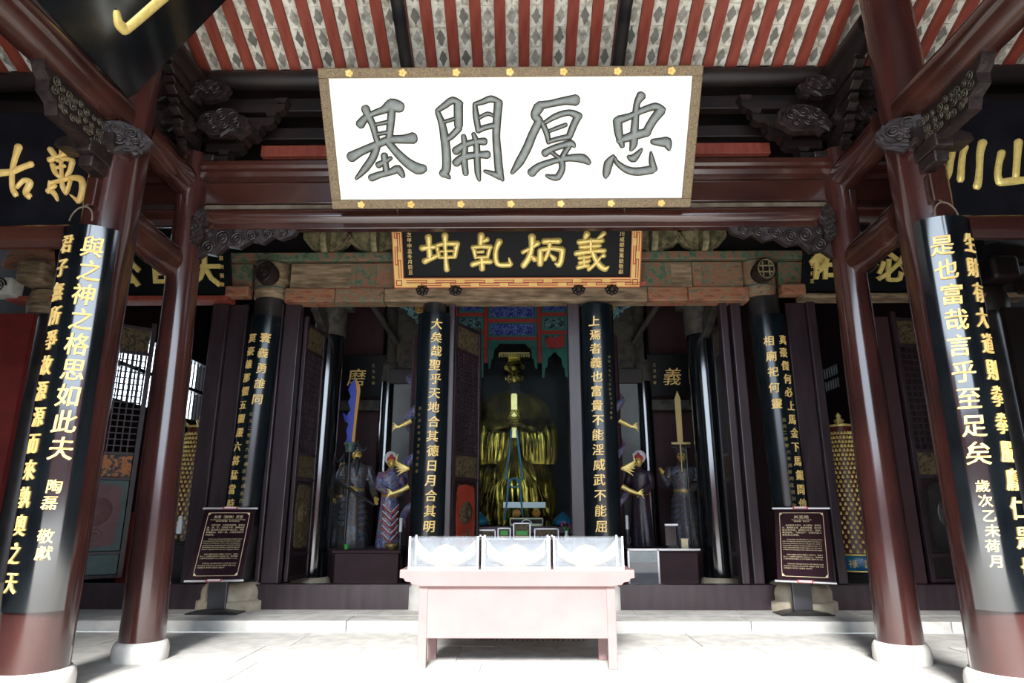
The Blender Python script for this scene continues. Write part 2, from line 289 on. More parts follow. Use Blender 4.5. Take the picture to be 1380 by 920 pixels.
S['qian'] = [[(985,115,36),(975,210,28)],[(1000,180,22),(1050,160,28)],[(890,245,24),(985,235,22),(1085,242,26)],[(900,250,24),(922,355,18)],[(1072,250,24),(1048,350,18)],[(935,295,12),(1005,290,18)],[(925,348,16),(1045,345,16)],[(885,428,30),(980,400,24),(1080,397,28)],[(985,355,24),(990,475,32)],[(1178,180,36),(1140,270,26),(1138,380,28),(1175,430,26),(1290,430,28)],[(1298,425,24),(1275,355,8)]]
S['bing'] = [[(215,130,38),(210,250,28),(180,350,32),(125,430,32)],[(118,290,22),(190,250,18)],[(220,235,18),(278,195,28)],[(200,320,14),(245,365,30)],[(335,180,32),(420,175,28),(495,175,32)],[(300,270,28),(300,415,32)],[(300,268,24),(420,250,22),(525,265,32)],[(530,265,30),(515,380,28),(490,420,34)],[(490,425,26),(455,405,12)],[(398,190,24),(385,280,22),(345,370,22)],[(400,310,12),(445,360,30)]]
S['yi'] = [[(780,105,34),(758,145,24)],[(955,100,26),(890,150,14)],[(695,190,28),(820,175,22),(940,172,26)],[(710,240,22),(915,222,22)],[(668,305,28),(800,285,22),(965,275,24)],[(820,160,20),(820,290,20)],[(700,352,18),(815,335,16)],[(705,402,20),(810,378,18)],[(690,450,26),(800,425,18)],[(840,290,24),(880,380,28),(930,440,32),(975,468,28)],[(975,468,28),(1010,440,10)],[(935,335,18),(960,325,26)],[(750,330,14),(755,440,14)],[(800,470,22),(860,420,18),(925,340,14)]]
S['wan'] = [[(530,210,32),(580,280,32),(620,330,20)],[(520,320,30),(600,300,22),(700,260,20),(765,250,32)],[(655,150,20),(650,220,16),(640,320,16)],[(725,200,14),(680,270,18)],[(555,370,28),(580,450,26),(620,495,18)],[(600,330,16),(700,312,20),(765,335,32)],[(765,345,30),(740,430,26),(700,495,18)],[(600,405,13),(690,385,14)],[(650,320,18),(650,500,20),(660,600,26),(690,665,20)],[(520,600,14),(540,562,18),(620,540,20),(740,510,22),(845,520,36),(868,600,36),(850,690,34),(820,745,26)],[(815,745,24),(740,680,7)],[(530,545,12),(532,620,30),(580,680,26),(605,738,12)],[(505,642,28),(590,585,15)],[(745,535,18),(712,630,20),(690,668,18)]]
S['gu'] = [[(-60,470,36),(0,450,36),(120,440,32),(250,390,28),(335,360,32)],[(195,185,44),(160,300,30),(130,430,26),(130,600,28),(165,675,30)],[(180,600,18),(250,530,24),(315,555,36),(270,650,32),(305,690,34)]]
S['chuan'] = [[(200,275,34),(240,290,34),(220,420,32),(200,550,32),(140,635,28)],[(370,265,34),(340,360,34),(325,595,38)],[(545,220,48),(520,330,38),(515,450,32),(505,600,38),(490,665,42)]]
S['shan'] = [[(740,325,42),(710,440,34),(700,560,34),(720,620,42)],[(910,215,46),(895,380,36),(880,570,34)],[(720,625,36),(850,610,40),(1000,600,34),(1100,600,38)],[(1100,330,38),(1080,580,34)]]

# ================================================================== SETTING
fl = tag(build('floor', MB().box((-18, -30, -.30), (18, 9.12, -.012)), 'court'), kind='structure')
tag(build('floor', MB().box((-18, -30, -.012), (18, 3.9, 0)), 'court'), kind='structure')
i = 0
for r in range(6):                       # paving slabs of the pavilion floor, one part each
    y0 = 3.9 + r * .87; off = (r % 2) * .6
    x = -7.9 - off
    while x < 8:
        wd = 1.2 + rnd.uniform(-.12, .12); dz = rnd.uniform(-.003, .003)
        b = MB().box((x + .003, y0 + .003, -.012), (x + wd - .003, min(y0 + .867, 9.115), dz)); build('paving_slab', b, 'stone', fl); x += wd
pl = tag(build('floor', MB().box((-11, 9.2, -.05), (11, 17, .10)), 'stone'), kind='structure')
x = -9.3
while x < 9.4:                           # step edge stones and the walk behind them
    wd = 2.4 + rnd.uniform(-.25, .25)
    bevel(build('step_stone', MB().box((x + .005, 9.12, 0), (x + wd - .005, 9.62, .14)), 'stone', pl), .012); x += wd
x = -9.6
while x < 9.4:
    wd = 1.6 + rnd.uniform(-.2, .2)
    build('walkway_slab', MB().box((x + .004, 9.628, .08), (x + wd - .004, 10.4, .14 + rnd.uniform(-.002, .002))), 'stone', pl); x += wd
# hall shell, and unseen walls that limit the daylight
tag(build('wall_sky_blocker', MB().box((-30, -18.4, 0), (30, -18, 4)), 'redpaint'), kind='structure')  # unseen wall, added behind the camera to cut skylight reaching the interior
tag(build('wall_court_left', MB().box((-16.3, -18, 0), (-16, 9.8, 6.5)), 'redpaint'), kind='structure')
tag(build('wall_court_right', MB().box((16, -18, 0), (16.3, 9.8, 6.5)), 'redpaint'), kind='structure')
tag(build('wall_back', MB().box((-8.2, 16.5, .1), (8.2, 16.7, 6.9)), 'dark'), kind='structure')
wl = tag(build('wall_left', MB().box((-7.95, 10.6, .1), (-7.75, 12.25, 6.9)).box((-7.95, 12.25, .1), (-7.75, 16.5, 3.58)).box((-7.95, 12.25, 5.08), (-7.75, 16.5, 6.9)), 'dkred'), kind='structure')
w1 = tag(build('window_1', MB().box((-7.93, 12.25, 3.57), (-7.72, 16.5, 3.63)).box((-7.93, 12.25, 5.02), (-7.72, 16.5, 5.08)).box((-7.9, 12.25, 4.30), (-7.74, 16.5, 4.38)), 'blackpost'), kind='structure')
for k in range(26):
    y = 12.4 + k * .16; build('window_bar', MB().box((-7.87, y, 3.6), (-7.84, y + .026, 5.05)), 'blackpost', w1)
wr = tag(build('wall_right', MB().box((7.75, 10.6, .1), (7.95, 15.6, 6.9)).box((7.75, 15.6, .1), (7.95, 16.5, 4.35)).box((7.75, 15.6, 5.05), (7.95, 16.5, 6.9)), 'dkred'), kind='structure')
w2 = tag(build('window_2', MB().box((7.76, 15.6, 4.35), (7.9, 16.5, 4.42)).box((7.76, 15.6, 4.98), (7.9, 16.5, 5.05)).box((7.78, 15.6, 4.66), (7.88, 16.5, 4.74)), 'blackpost'), kind='structure')
for k in range(7):
    y = 15.65 + k * .13; build('window_bar', MB().box((7.8, y, 4.4), (7.86, y + .04, 5.0)), 'blackpost', w2)
tag(build('wall_front_left', MB().box((-16, 9.90, 0), (-7.62, 10.0, 4.55)), 'redpaint'), kind='structure')
tag(build('wall_front_right', MB().box((7.66, 9.90, 0), (16, 10.0, 4.6)), 'dark'), kind='structure')
tag(build('wall_daylight_mask_left', MB().box((-9.6, -1.7, 0), (-5.2, -1.5, 7.2)), 'dark'), kind='structure')  # unseen pair, added to narrow the daylight opening and its reflected streaks
tag(build('wall_daylight_mask_right', MB().box((5.2, -1.7, 0), (9.6, -1.5, 7.2)), 'dark'), kind='structure')
tag(build('wall_gable_left', MB().box((-16, 10.45, 0), (-7.96, 10.6, 7.4)), 'dark'), kind='structure')
tag(build('wall_gable_right', MB().box((7.96, 10.45, 0), (16, 10.6, 7.4)), 'dark'), kind='structure')
tag(build('wall_side_blocker_left', MB().box((-9.9, -1.7, 0), (-9.6, 9.85, 8.4)), 'dark'), kind='structure')  # unseen pair, added as occluders and run forward to darken the side bays
tag(build('wall_side_blocker_right', MB().box((9.6, -1.7, 0), (9.9, 9.85, 8.4)), 'dark'), kind='structure')
# hall upper wall above the lintel, hidden between brackets, and its ceiling / roof
tag(build('ceiling', MB().box((-11, 10.15, 6.9), (11, 16.9, 7.1)), 'dark'), kind='structure')
sk = math.atan(.414)
hr = MB(); hr.prism([(7.72, 7.10), (8.2, 6.98), (12, 8.6), (17.5, 10.6), (17.5, 10.9), (12, 8.9), (7.72, 7.32)], (-11, 0, 0), (0, 1, 0), (0, 0, 1), (1, 0, 0), 22)
tag(build('roof_hall', hr, 'dark'), kind='structure')
tag(build('wall_upper', MB().box((-11, 10.5, 5.6), (11, 10.7, 7.0)), 'dark'), kind='structure')
tag(build('trim_eave', MB().box((-11, 8.0, 7.0), (11, 8.2, 7.2)), 'dark'), kind='structure')
# pavilion roof: a boarded slope down to the purlin at Y 7.5, ridge over the camera, front slope to a front eave
ZR = lambda y: 7.20 + .414 * (7.5 - y)
ce = MB(); ce.prism([(7.8, ZR(7.8) + .16), (3.0, ZR(3) + .16), (-1.6, ZR(3) + .16 - .45 * 4.6), (-1.6, ZR(3) + .30 - .45 * 4.6), (3.0, ZR(3) + .32), (7.8, ZR(7.8) + .32)], (-10.5, 0, 0), (0, 1, 0), (0, 0, 1), (1, 0, 0), 21)
ce = tag(build('ceiling', ce, 'dark'), kind='structure')
# rafters
L0, L1 = 7.62, 3.2
rf0 = None; nr = 66
for k in range(nr):
    x = (k - nr / 2 + .5) * .304
    if rf0 is None:
        b = MB(); b.prism([(L0, ZR(L0)), (L1, ZR(L1)), (L1, ZR(L1) + .11), (L0, ZR(L0) + .11)], (x - .068, 0, 0), (0, 1, 0), (0, 0, 1), (1, 0, 0), .136)
        rf0 = build('rafter', b, 'redwood', ce); rx = x
    else:
        c = rf0.copy(); COL.objects.link(c); c.location.x = rf0.location.x + (x - rx)
# tiles between the rafters: cream tiles carrying a painted grey diamond
tl = MB(); hw = .082; hl = .139; seg = 5
vt = [];
for j in range(seg + 1):
    a = -1 + 2 * j / seg
    for yy in (-hl, hl): vt.append((hw * a, yy, .012 * (a * a) * -1 + .012))
fs = [(2 * j, 2 * j + 1, 2 * j + 3, 2 * j + 2) for j in range(seg)]
tl.add(vt, fs, True); tl.add([(x, y, z + .012) for x, y, z in vt], [f[::-1] for f in fs], True)
tl.add([(-hw, -hl, 0), (hw, -hl, 0), (hw, -hl, .012), (-hw, -hl, .012)], [(0, 1, 2, 3)])
t0 = None
for k in range(48):
    x = (k - 24 + 0) * .304
    if abs(x) > 7.5: continue
    for j in range(5):
        y = 7.50 - j * .268 * math.cos(sk) * 1.03 - .06
        loc = Vector((x, y, ZR(y) + .060 + rnd.uniform(-.006, .006)))
        if t0 is None: t0 = build('ceiling_tile', tl, 'tile', ce, origin=(0, 0, 0)); o = t0
        else: o = t0.copy(); COL.objects.link(o)
        o.location = loc - Vector(ORG[ce.name]); o.rotation_euler = (-sk + rnd.uniform(-.02, .02), 0, rnd.uniform(-.02, .02))
# ================================================================== COLUMNS
def column(x0, y0, x1, y1, z0, z1, r0, r1, material, label, base=None, name='round_column'):
    t = thing(name, (x0, y0, 0 if base is None else base[0]), label, 'column')
    n = 10; P = [(x0 + (x1 - x0) * i / n, y0 + (y1 - y0) * i / n, z0 + (z1 - z0) * i / n) for i in range(n + 1)]
    build('shaft', MB().tube(P, [r0 + (r1 - r0) * i / n for i in range(n + 1)], 32), material, t)
    if base:
        zb, prof, bm = base; build('stone_base', MB().lathe(prof, (x0, y0, zb), 28), bm, t)
    return t
def baseprof(r, h): return [(r * .98, 0), (r, .02), (r, h * .55), (r * .97, h * .8), (r * .88, h), (r * .5, h)]
fcL = column(-4.17, 6.2, -4.10, 6.2, .18, 7.86, .29, .235, 'lacq', 'thick red-brown lacquered column nearest the camera on the left, carrying a curved black couplet board', (0, baseprof(.35, .19), 'stonew'))
fcR = column(4.27, 6.2, 4.16, 6.2, .18, 7.86, .29, .235, 'lacq', 'thick red-brown lacquered column nearest the camera on the right, rising to the roof', (0, baseprof(.35, .19), 'stonew'))
column(-3.93, 7.5, -4.05, 7.5, .18, 5.9, .225, .165, 'lacq', 'bare red-brown column without a board, second from the left at the front of the porch', (0, baseprof(.275, .19), 'stonew'))
column(4.06, 7.5, 4.07, 7.5, .18, 5.9, .225, .165, 'lacq', 'bare red-brown column without a board, right of the wine-red sign stand', (0, baseprof(.275, .19), 'stonew'))
bp2 = [(.50, 0), (.50, .12), (.46, .135), (.44, .15), (.445, .24), (.43, .30), (.37, .37), (.3, .375)]
column(-4.14, 10.27, -4.00, 10.27, .50, 5.0, .25, .24, 'blackpost', 'black hall column behind the left information stand on a stepped yellow stone drum', (.14, bp2, 'stoney'))
column(4.16, 10.27, 4.05, 10.27, .50, 5.0, .25, .24, 'blackpost', 'black hall column behind the right information stand on a stepped yellow stone drum', (.14, bp2, 'stoney'))
for sx, sd in ((-1, 'left'), (1, 'right')):
    column(sx * 1.30, 10.28, sx * 1.30, 10.28, .48, 4.80, .19, .19, 'blackpost', 'slender black post %s of the central doorway, behind a long couplet board' % sd, (.14, [(.28, 0), (.28, .3), (.24, .345)], 'stone'))
    c = column(sx * 3.42, 11.6, sx * 3.38, 11.6, .46, 6.4, .27, .26, 'black', 'glossy black inner hall column on a round pale drum, %s bay' % sd, (.10, [(.26, 0), (.31, .05), (.34, .19), (.31, .33), (.24, .38)], 'stoney'))
    build('painted_head', MB().lathe([(.275, 0), (.28, .5), (.33, .55), (.33, .9), (.275, .95), (.275, 1.8)], (sx * 3.38, 11.6, 4.6), 20).box((sx * 3.38 - .4, 11.5, 5.1), (sx * 3.38 + .4, 11.7, 5.3)), 'dim', c)
    c = column(sx * 2.66, 13.4, sx * 2.62, 13.4, .40, 6.5, .17, .165, 'black', 'thin glossy black column beside the pale wall strip, deep in the %s bay' % sd, (.10, [(.24, 0), (.24, .3)], 'stone'))
    build('painted_head', MB().lathe([(.19, 0), (.2, .4), (.17, .45), (.17, 1.7)], (sx * 2.62, 13.4, 4.1), 18), 'dim', c)
    column(sx * 7.62, 10.30, sx * 7.56, 10.30, .48, 5.0, .27, .25, 'blackpost', 'dark end column of the hall front at the far %s' % sd, (.14, [(.5, 0), (.45, .37), (.3, .375)], 'stoney'))
# ================================================================== BEAMS
def rbeam(p0, p1, r, label, material='beam', name='round_beam', dust=True, sy=1.0, extra=None, group=None):
    c = [(a + b) / 2 for a, b in zip(p0, p1)]
    t = thing(name, (c[0], c[1], c[2] - r), label, 'beam', group)
    n = 12; rr = random.Random(int(abs(p0[0] * 13 + p0[2] * 7)))
    P = [[p0[k] + (p1[k] - p0[k]) * i / n for k in range(3)] for i in range(n + 1)]
    for q in P[1:-1]: q[2] += rr.uniform(-.008, .008)
    build('log', MB().tube(P, [r * rr.uniform(.97, 1.03) for _ in P], 20, sy=sy), material, t)
    if dust == 'side':
        s_ = 1 if p0[0] < 0 else -1; m = MB(); vs = []; K = 5
        for i in range(n + 1):
            for k in range(K + 1):
                a = R(38 + 40 * k / K); vs.append((P[i][0] + s_ * math.cos(a) * r * 1.035, P[i][1], P[i][2] + math.sin(a) * r * 1.035 * sy))
        m.add(vs, [(i * (K + 1) + k, i * (K + 1) + k + 1, (i + 1) * (K + 1) + k + 1, (i + 1) * (K + 1) + k) for i in range(n) for k in range(K)], True)
        build('dust_layer', m, 'dust', t)
    if extra: extra(t)
    return t
XC = 4.02
def flange(t): bevel(build('lower_board', MB().box((-3.85, 7.44, 4.87), (3.9, 7.56, 4.94)), 'beam', t), .008)
rbeam((-3.95, 7.5, 5.04), (4.0, 7.5, 5.04), .115, 'long glossy round beam spanning the centre bay just below the white sign', extra=flange)
rbeam((-9.3, 7.5, 5.04), (-4.15, 7.5, 5.04), .115, 'glossy round beam running left from the second left column')
rbeam((4.2, 7.5, 5.04), (9.3, 7.5, 5.04), .115, 'glossy round beam running right from the second right column')
def plank(a, b, label, material='beam', name='plank_beam', bw=.012):
    o = build(name, MB().box(a, b), material); bevel(o, bw); return tag(o, label, 'beam', kind='thing')
for (xa, xb, w) in ((-3.9, 3.95, 'centre'), (-9.3, -4.15, 'left'), (4.2, 9.3, 'right')):
    plank((xa, 7.50, 5.24), (xb, 7.66, 5.53), 'flat dark plank beam above the round beam, %s bay of the porch' % w)
    mo = MB(); pr = [(-.02, 5.53), (-.10, 5.56), (-.13, 5.61), (-.12, 5.66), (-.15, 5.69), (-.15, 5.75), (-.10, 5.78), (.18, 5.78), (.18, 5.53)]
    mo.prism([(7.5 + a, z) for a, z in pr], (xa, 0, 0), (0, 1, 0), (0, 0, 1), (1, 0, 0), xb - xa)
    tag(build('moulded_beam', mo, 'beam'), 'moulded glossy cornice beam over the flat plank, %s bay of the porch' % w, 'beam', kind='thing')
plank((-3.9, 7.52, 5.15), (3.95, 7.64, 5.235), 'dusty grey-topped batten between round beam and plank, centre bay', 'dust')
rbeam((-9.3, 6.2, 4.23), (-4.35, 6.2, 4.23), .125, 'red-brown round beam under the black plaque at the left edge')
rbeam((4.4, 6.2, 4.29), (9.3, 6.2, 4.29), .125, 'red-brown round beam under the black plaque at the right edge')
for sx, sd in ((-1, 'left'), (1, 'right')):
    X = sx * 4.12
    rbeam((X, .2, 5.52), (X, 6.0, 5.52), .20, 'big red-brown round beam coming toward the camera from the %s front column' % sd)
    rbeam((X, 6.4, 5.58), (X, 7.62, 5.50), .19, 'short upper beam tying the %s front column to the slimmer column behind' % sd, dust='side')
    rbeam((X, 6.4, 4.48), (X, 7.38, 4.42), .17, 'short lower tie beam between the two %s porch columns' % sd, sy=1.15, dust='side')
    rbeam((X, 6.4, 6.9), (X, 8.3, 6.9), .16, 'highest dark beam running back from the %s front column under the rafters' % sd, 'dark', dust='side')
    rbeam((sx * 1.378, 6.3, ZR(6.3) - .10), (sx * 1.378, 7.5, ZR(7.5) - .10), .085, 'dark square-edged hip rafter crossing the ceiling, %s of centre' % sd, 'blackpost', name='dark_rafter')
rbeam((-9.4, 7.55, 7.05), (9.4, 7.55, 7.05), .125, 'long dark purlin under the lower ends of the rafters', 'dark')
plank((-9.4, 7.75, 6.72), (9.4, 7.9, 6.92), 'dark flat beam directly under the purlin', 'dark')
plank((-9.4, 7.95, 6.42), (9.4, 8.08, 6.60), 'middle dark beam of the stack behind the white sign', 'dark')
plank((-9.4, 8.05, 6.02), (9.4, 8.2, 6.12), 'lowest dark beam of the stack behind the white sign', 'dark')
plank((-3.4, 7.90, 6.14), (3.45, 8.0, 6.30), 'faded red rail between the dark bracket arms', 'redwood')
plank((-9.4, 8.4, 5.75), (9.4, 8.5, 7.2), 'dark boarding closing the gap behind the bracket arms', 'dark', 'back_board')
# ------------------------------------------------------------------ carved scrollwork
def spiral(mb, c, u, v, w, r, turns=2.0, rad=.012, dirn=1, n=22, a0=0.0):
    c, u, v, w = map(Vector, (c, u, v, w)); P = []
    for i in range(n + 1):
        t = i / n; a = a0 + dirn * turns * 2 * math.pi * t; q = r * (1 - .85 * t); P.append(c + u * (math.cos(a) * q) + v * (math.sin(a) * q) + w * (.012 * t))
    mb.tube(P, [rad * (1 - .3 * i / n) for i in range(n + 1)], 5)
def cloud(mb, c, u, v, w, s, seed=1, n=7, depth=.08):
    # scalloped cloud scroll: cusped outline, stepped relief, big spirals and trailing ribs
    rr = random.Random(seed); c, u, v, w = map(Vector, (c, u, v, w)); tl = 1 if seed % 2 else -1
    for lay, (sc_, z0, th) in enumerate(((1.0, -depth, depth), (.84, 0, depth * .35), (.62, depth * .35, depth * .3))):
        P = []
        for k in range(40):
            a = 2 * math.pi * k / 40; q = 1 + .13 * abs(math.sin(a * 3.5 + seed)) - .05
            x, y = math.cos(a) * s * 1.25 * q * sc_, math.sin(a) * s * .72 * q * sc_
            if x * tl < -s * .7 * sc_: y -= s * .22 * sc_
            P.append((x, y))
        mb.prism(P, c + w * z0, u, v, w, th)
    top = depth * .62
    for (x, y, r) in ((-.55, .12, .34), (.05, .22, .36), (.62, .05, .32), (-.1, -.28, .26), (.42, -.32, .2), (-.75, -.25, .2)):
        spiral(mb, c + u * (x * s * tl) + v * (y * s) + w * top, u, v, w, r * s, 1.9, s * .055, 1 if x > 0 else -1, 20, rr.random() * 6)
    for k in range(3):
        mb.tube([c + u * (s * tl * (-1.1 + .5 * t)) + v * (s * (-.62 - .07 * k + .25 * math.sin(t * 1.6))) + w * top * .5 for t in [q / 4 for q in range(14)]][:10], s * .035, 5)
XU, YU, ZU = Vector((1, 0, 0)), Vector((0, 1, 0)), Vector((0, 0, 1))
for sx, sd in ((-1, 'left'), (1, 'right')):
    X = sx * 4.12
    # cloud-carved collar under the beam end on the front column
    t = thing('carved_collar', (X, 6.0, 4.95), 'dark carved cloud collar wrapped round the head of the %s front column' % sd, 'carving')
    d = Vector((-sx * .5, -1, 0)).normalized(); e = Vector((d.y * -1, d.x, 0)) * 1
    m = MB(); cloud(m, Vector((X, 6.15, 5.20)) + d * .30, Vector((-d.y, d.x, 0)), ZU, d, .22, 3 + sx, 8, .07)
    m.prism([(-.30, .02), (-.22, .17), (0, .12), (.18, .18), (.32, .05), (.22, -.10), (.08, -.06), (-.08, -.17), (-.22, -.10)], Vector((X, 6.15, 5.16)) + d * .22, Vector((-d.y, d.x, 0)), ZU, d, .06)
    build('cloud_carving', m, 'carve', t)
    m = MB(); m.prism([(-.28, .12), (.02, .15), (.28, .05), (.30, -.02), (.0, -.05), (-.28, .0)], (X + sx * .12, 6.0, 5.05), (sx, 0, 0), ZU, (0, -1, 0), .22)
    build('side_scroll', m, 'carve', t)
    m = MB(); m.box((X + sx * .02 - .09, 5.62, 4.88), (X + sx * .02 + .09, 5.98, 5.02)).box((X + sx * .02 - .07, 5.70, 4.76), (X + sx * .02 + .07, 5.96, 4.88)); bevel(build('bracket_block', m, 'carve', t), .015)
    # long triangular openwork brace below the beam
    t = thing('corner_brace', (X, 5.4, 4.9), 'openwork scroll-carved corner brace under the big beam, %s side' % sd, 'carving')
    ol = [(4.90, 5.34), (5.02, 5.22), (5.04, 5.12), (5.16, 5.08), (5.20, 4.99), (5.40, 4.98), (5.72, 4.99), (5.95, 5.02), (5.95, 5.34)]
    m = MB(); m.prism([(a, b) for a, b in ol], (X - .04, 0, 0), YU, ZU, XU, .08); build('brace_panel', m, 'dark', t)
    m = MB()
    r9 = random.Random(5); SP = [(y_, z_, r9.uniform(.035, .055)) for y_, z_ in [(5.08 + .09 * a + r9.uniform(-.02, .02), 5.06 + .085 * b + r9.uniform(-.015, .015)) for a in range(10) for b in range(4)] if z_ > 5.33 - (y_ - 4.9) * 1.3 + .03 and z_ < 5.30 and not (.0 > 1)]
    for (y, z, r) in SP or ((5.18, 5.24, .06), (5.34, 5.20, .075), (5.50, 5.13, .075), (5.34, 5.08, .055), (5.66, 5.22, .08), (5.66, 5.07, .06), (5.84, 5.12, .07), (5.84, 5.27, .05), (5.48, 5.28, .05), (5.06, 5.28, .045)):
        for q in (-1, 1): spiral(m, (X + q * .045, y, z), YU, ZU, XU * q, r, 1.8, .009, q, 14)
    tag(build('scroll_relief', m, 'carve2', t), kind='stuff')
    m = MB(); E = [(4.86, 5.36), (4.93, 5.24), (4.99, 5.20), (5.00, 5.10), (5.12, 5.05), (5.16, 4.95), (5.42, 4.95), (5.72, 4.94), (5.97, 4.97)]
    for (a, b), (c, d2) in zip(E, E[1:]): m.prism([(a, b), (c, d2), (c, d2 + .035), (a + .01, b + .035)], (X - .06, 0, 0), YU, ZU, XU, .12)
    build('brace_edge', m, 'carve', t)
    # brace under the round beam in the centre bay, beside column two (and its painted twin behind)
    t = thing('beam_brace', (sx * 3.3, 7.5, 4.6), 'curly-carved dark brace under the centre round beam beside the %s bare column' % sd, 'carving')
    X2 = sx * 3.86; ol = [(0, 4.90), (1.22, 4.90), (1.18, 4.80), (1.02, 4.74), (.92, 4.78), (.80, 4.69), (.66, 4.73), (.52, 4.63), (.36, 4.66), (.24, 4.54), (.10, 4.56), (0, 4.48)]
    m = MB(); m.prism(ol, (X2, 7.46, 0), (-sx, 0, 0), ZU, YU, .08); build('brace_panel', m, 'carve', t)
    m = MB()
    for (a, z, r) in ((.14, 4.64, .09), (.30, 4.76, .10), (.48, 4.74, .085), (.66, 4.79, .075), (.86, 4.81, .07), (1.04, 4.82, .055), (.12, 4.82, .06)): spiral(m, (X2 - sx * a, 7.455, z), (-sx, 0, 0), ZU, (0, -1, 0), r, 2, .016, 1)
    tag(build('scroll_relief', m, 'carve', t), kind='stuff')
    t = thing('cloud_finial', (sx * 3.80, 7.35, 4.70), 'knobbly carved cloud finial where the round beam meets the %s bare column' % sd, 'carving')
    m = MB(); cloud(m, (sx * 3.82, 7.36, 4.96), ZU, XU, (0, -1, 0), .12, 5, 6, .05); cloud(m, (sx * 3.84, 7.38, 4.78), ZU, XU, (0, -1, 0), .10, 9, 6, .05); build('cloud_carving', m, 'carve', t)
    # high bracket set: stepped arms toward the centre, arms toward the camera, clouds
    t = thing('bracket_set', (X, 7.5, 5.8), 'stacked dark bracket set with stepped arms and carved clouds above the %s bare column' % sd, 'bracket')
    for j, (ln, z) in enumerate(((.42, 5.86), (.62, 6.04), (.80, 6.22), (.98, 6.42), (1.10, 6.62))):
        for q in (-1, 1):
            a, b = sorted((X - sx * q * .12, X - sx * q * (ln)))
            m = MB(); m.prism([(a, 0), (b, 0), (b, .12), (a, .12)] if False else [(a + (.06 if q * sx > 0 else 0), 0), (b - (0 if q * sx > 0 else .06), 0), (b, .05), (b, .12), (a, .12), (a, .05)], (0, 7.62, z), XU, ZU, YU, .12)
            build('bracket_arm', m, 'dark', t)
            e = X - sx * q * (ln - .04); m = MB(); m.prism([(-.055, 0), (.055, 0), (.08, .07), (-.08, .07)], (e, 7.58, z + .12), XU, ZU, YU, .18); build('bearing_block', m, 'carve', t)
    for j, (dy, z) in enumerate(((.20, 5.84), (.34, 6.02), (.48, 6.22), (.62, 6.42), (.74, 6.62))):
        m = MB(); m.prism([(7.62, 0), (7.55 - dy, 0), (7.45 - dy, .05), (7.47 - dy, .12), (7.40 - dy, .15), (7.62, .15)], (X - .06, 0, z), YU, ZU, XU, .12); bevel(build('forward_arm', m, 'carve', t), .01)
    for (cx, cz, s) in ((X - sx * .50, 6.24, .26), (X + sx * .16, 6.28, .22), (X - sx * .26, 6.70, .20), (X + sx * .34, 6.68, .18)):
        m = MB(); cloud(m, (cx, 7.25, cz), XU, ZU, (0, -1, 0), s, int(cz * 10), 7, .09); build('cloud_carving', m, 'carve', t)
    m = MB().box((X - .35, 7.4, 5.79), (X + .35, 7.72, 5.88)); bevel(build('base_block', m, 'carve', t), .02)
# small wooden lug + hanging ring on each front column
for sx, sd in ((-1, 'left'), (1, 'right')):
    X = sx * 4.15
    t = thing('board_hook', (X, 5.9, 4.2), 'wooden lug and wire loop holding the %s front couplet board' % sd, 'hook')
    bevel(build('wooden_lug', MB().box((X - .05, 5.86, 4.42), (X + .05, 5.98, 4.72)), 'beam', t), .01)
    m = MB(); m.tube([(X + .11 * math.cos(a), 5.80 + .02 * math.sin(a), 4.22 + .16 * math.sin(a)) for a in [math.pi * i / 12 for i in range(13)]], .008, 6)
    m.tube([(X, 5.80, 4.36), (X, 5.88, 4.44)], .008, 6); build('wire_loop', m, 'dust', t)
# ================================================================== PLAQUES
def frame_fn(o, u, v, w):
    o, u, v, w = map(Vector, (o, u, v, w)); return lambda a, b, c: o + u * a + v * b + w * c
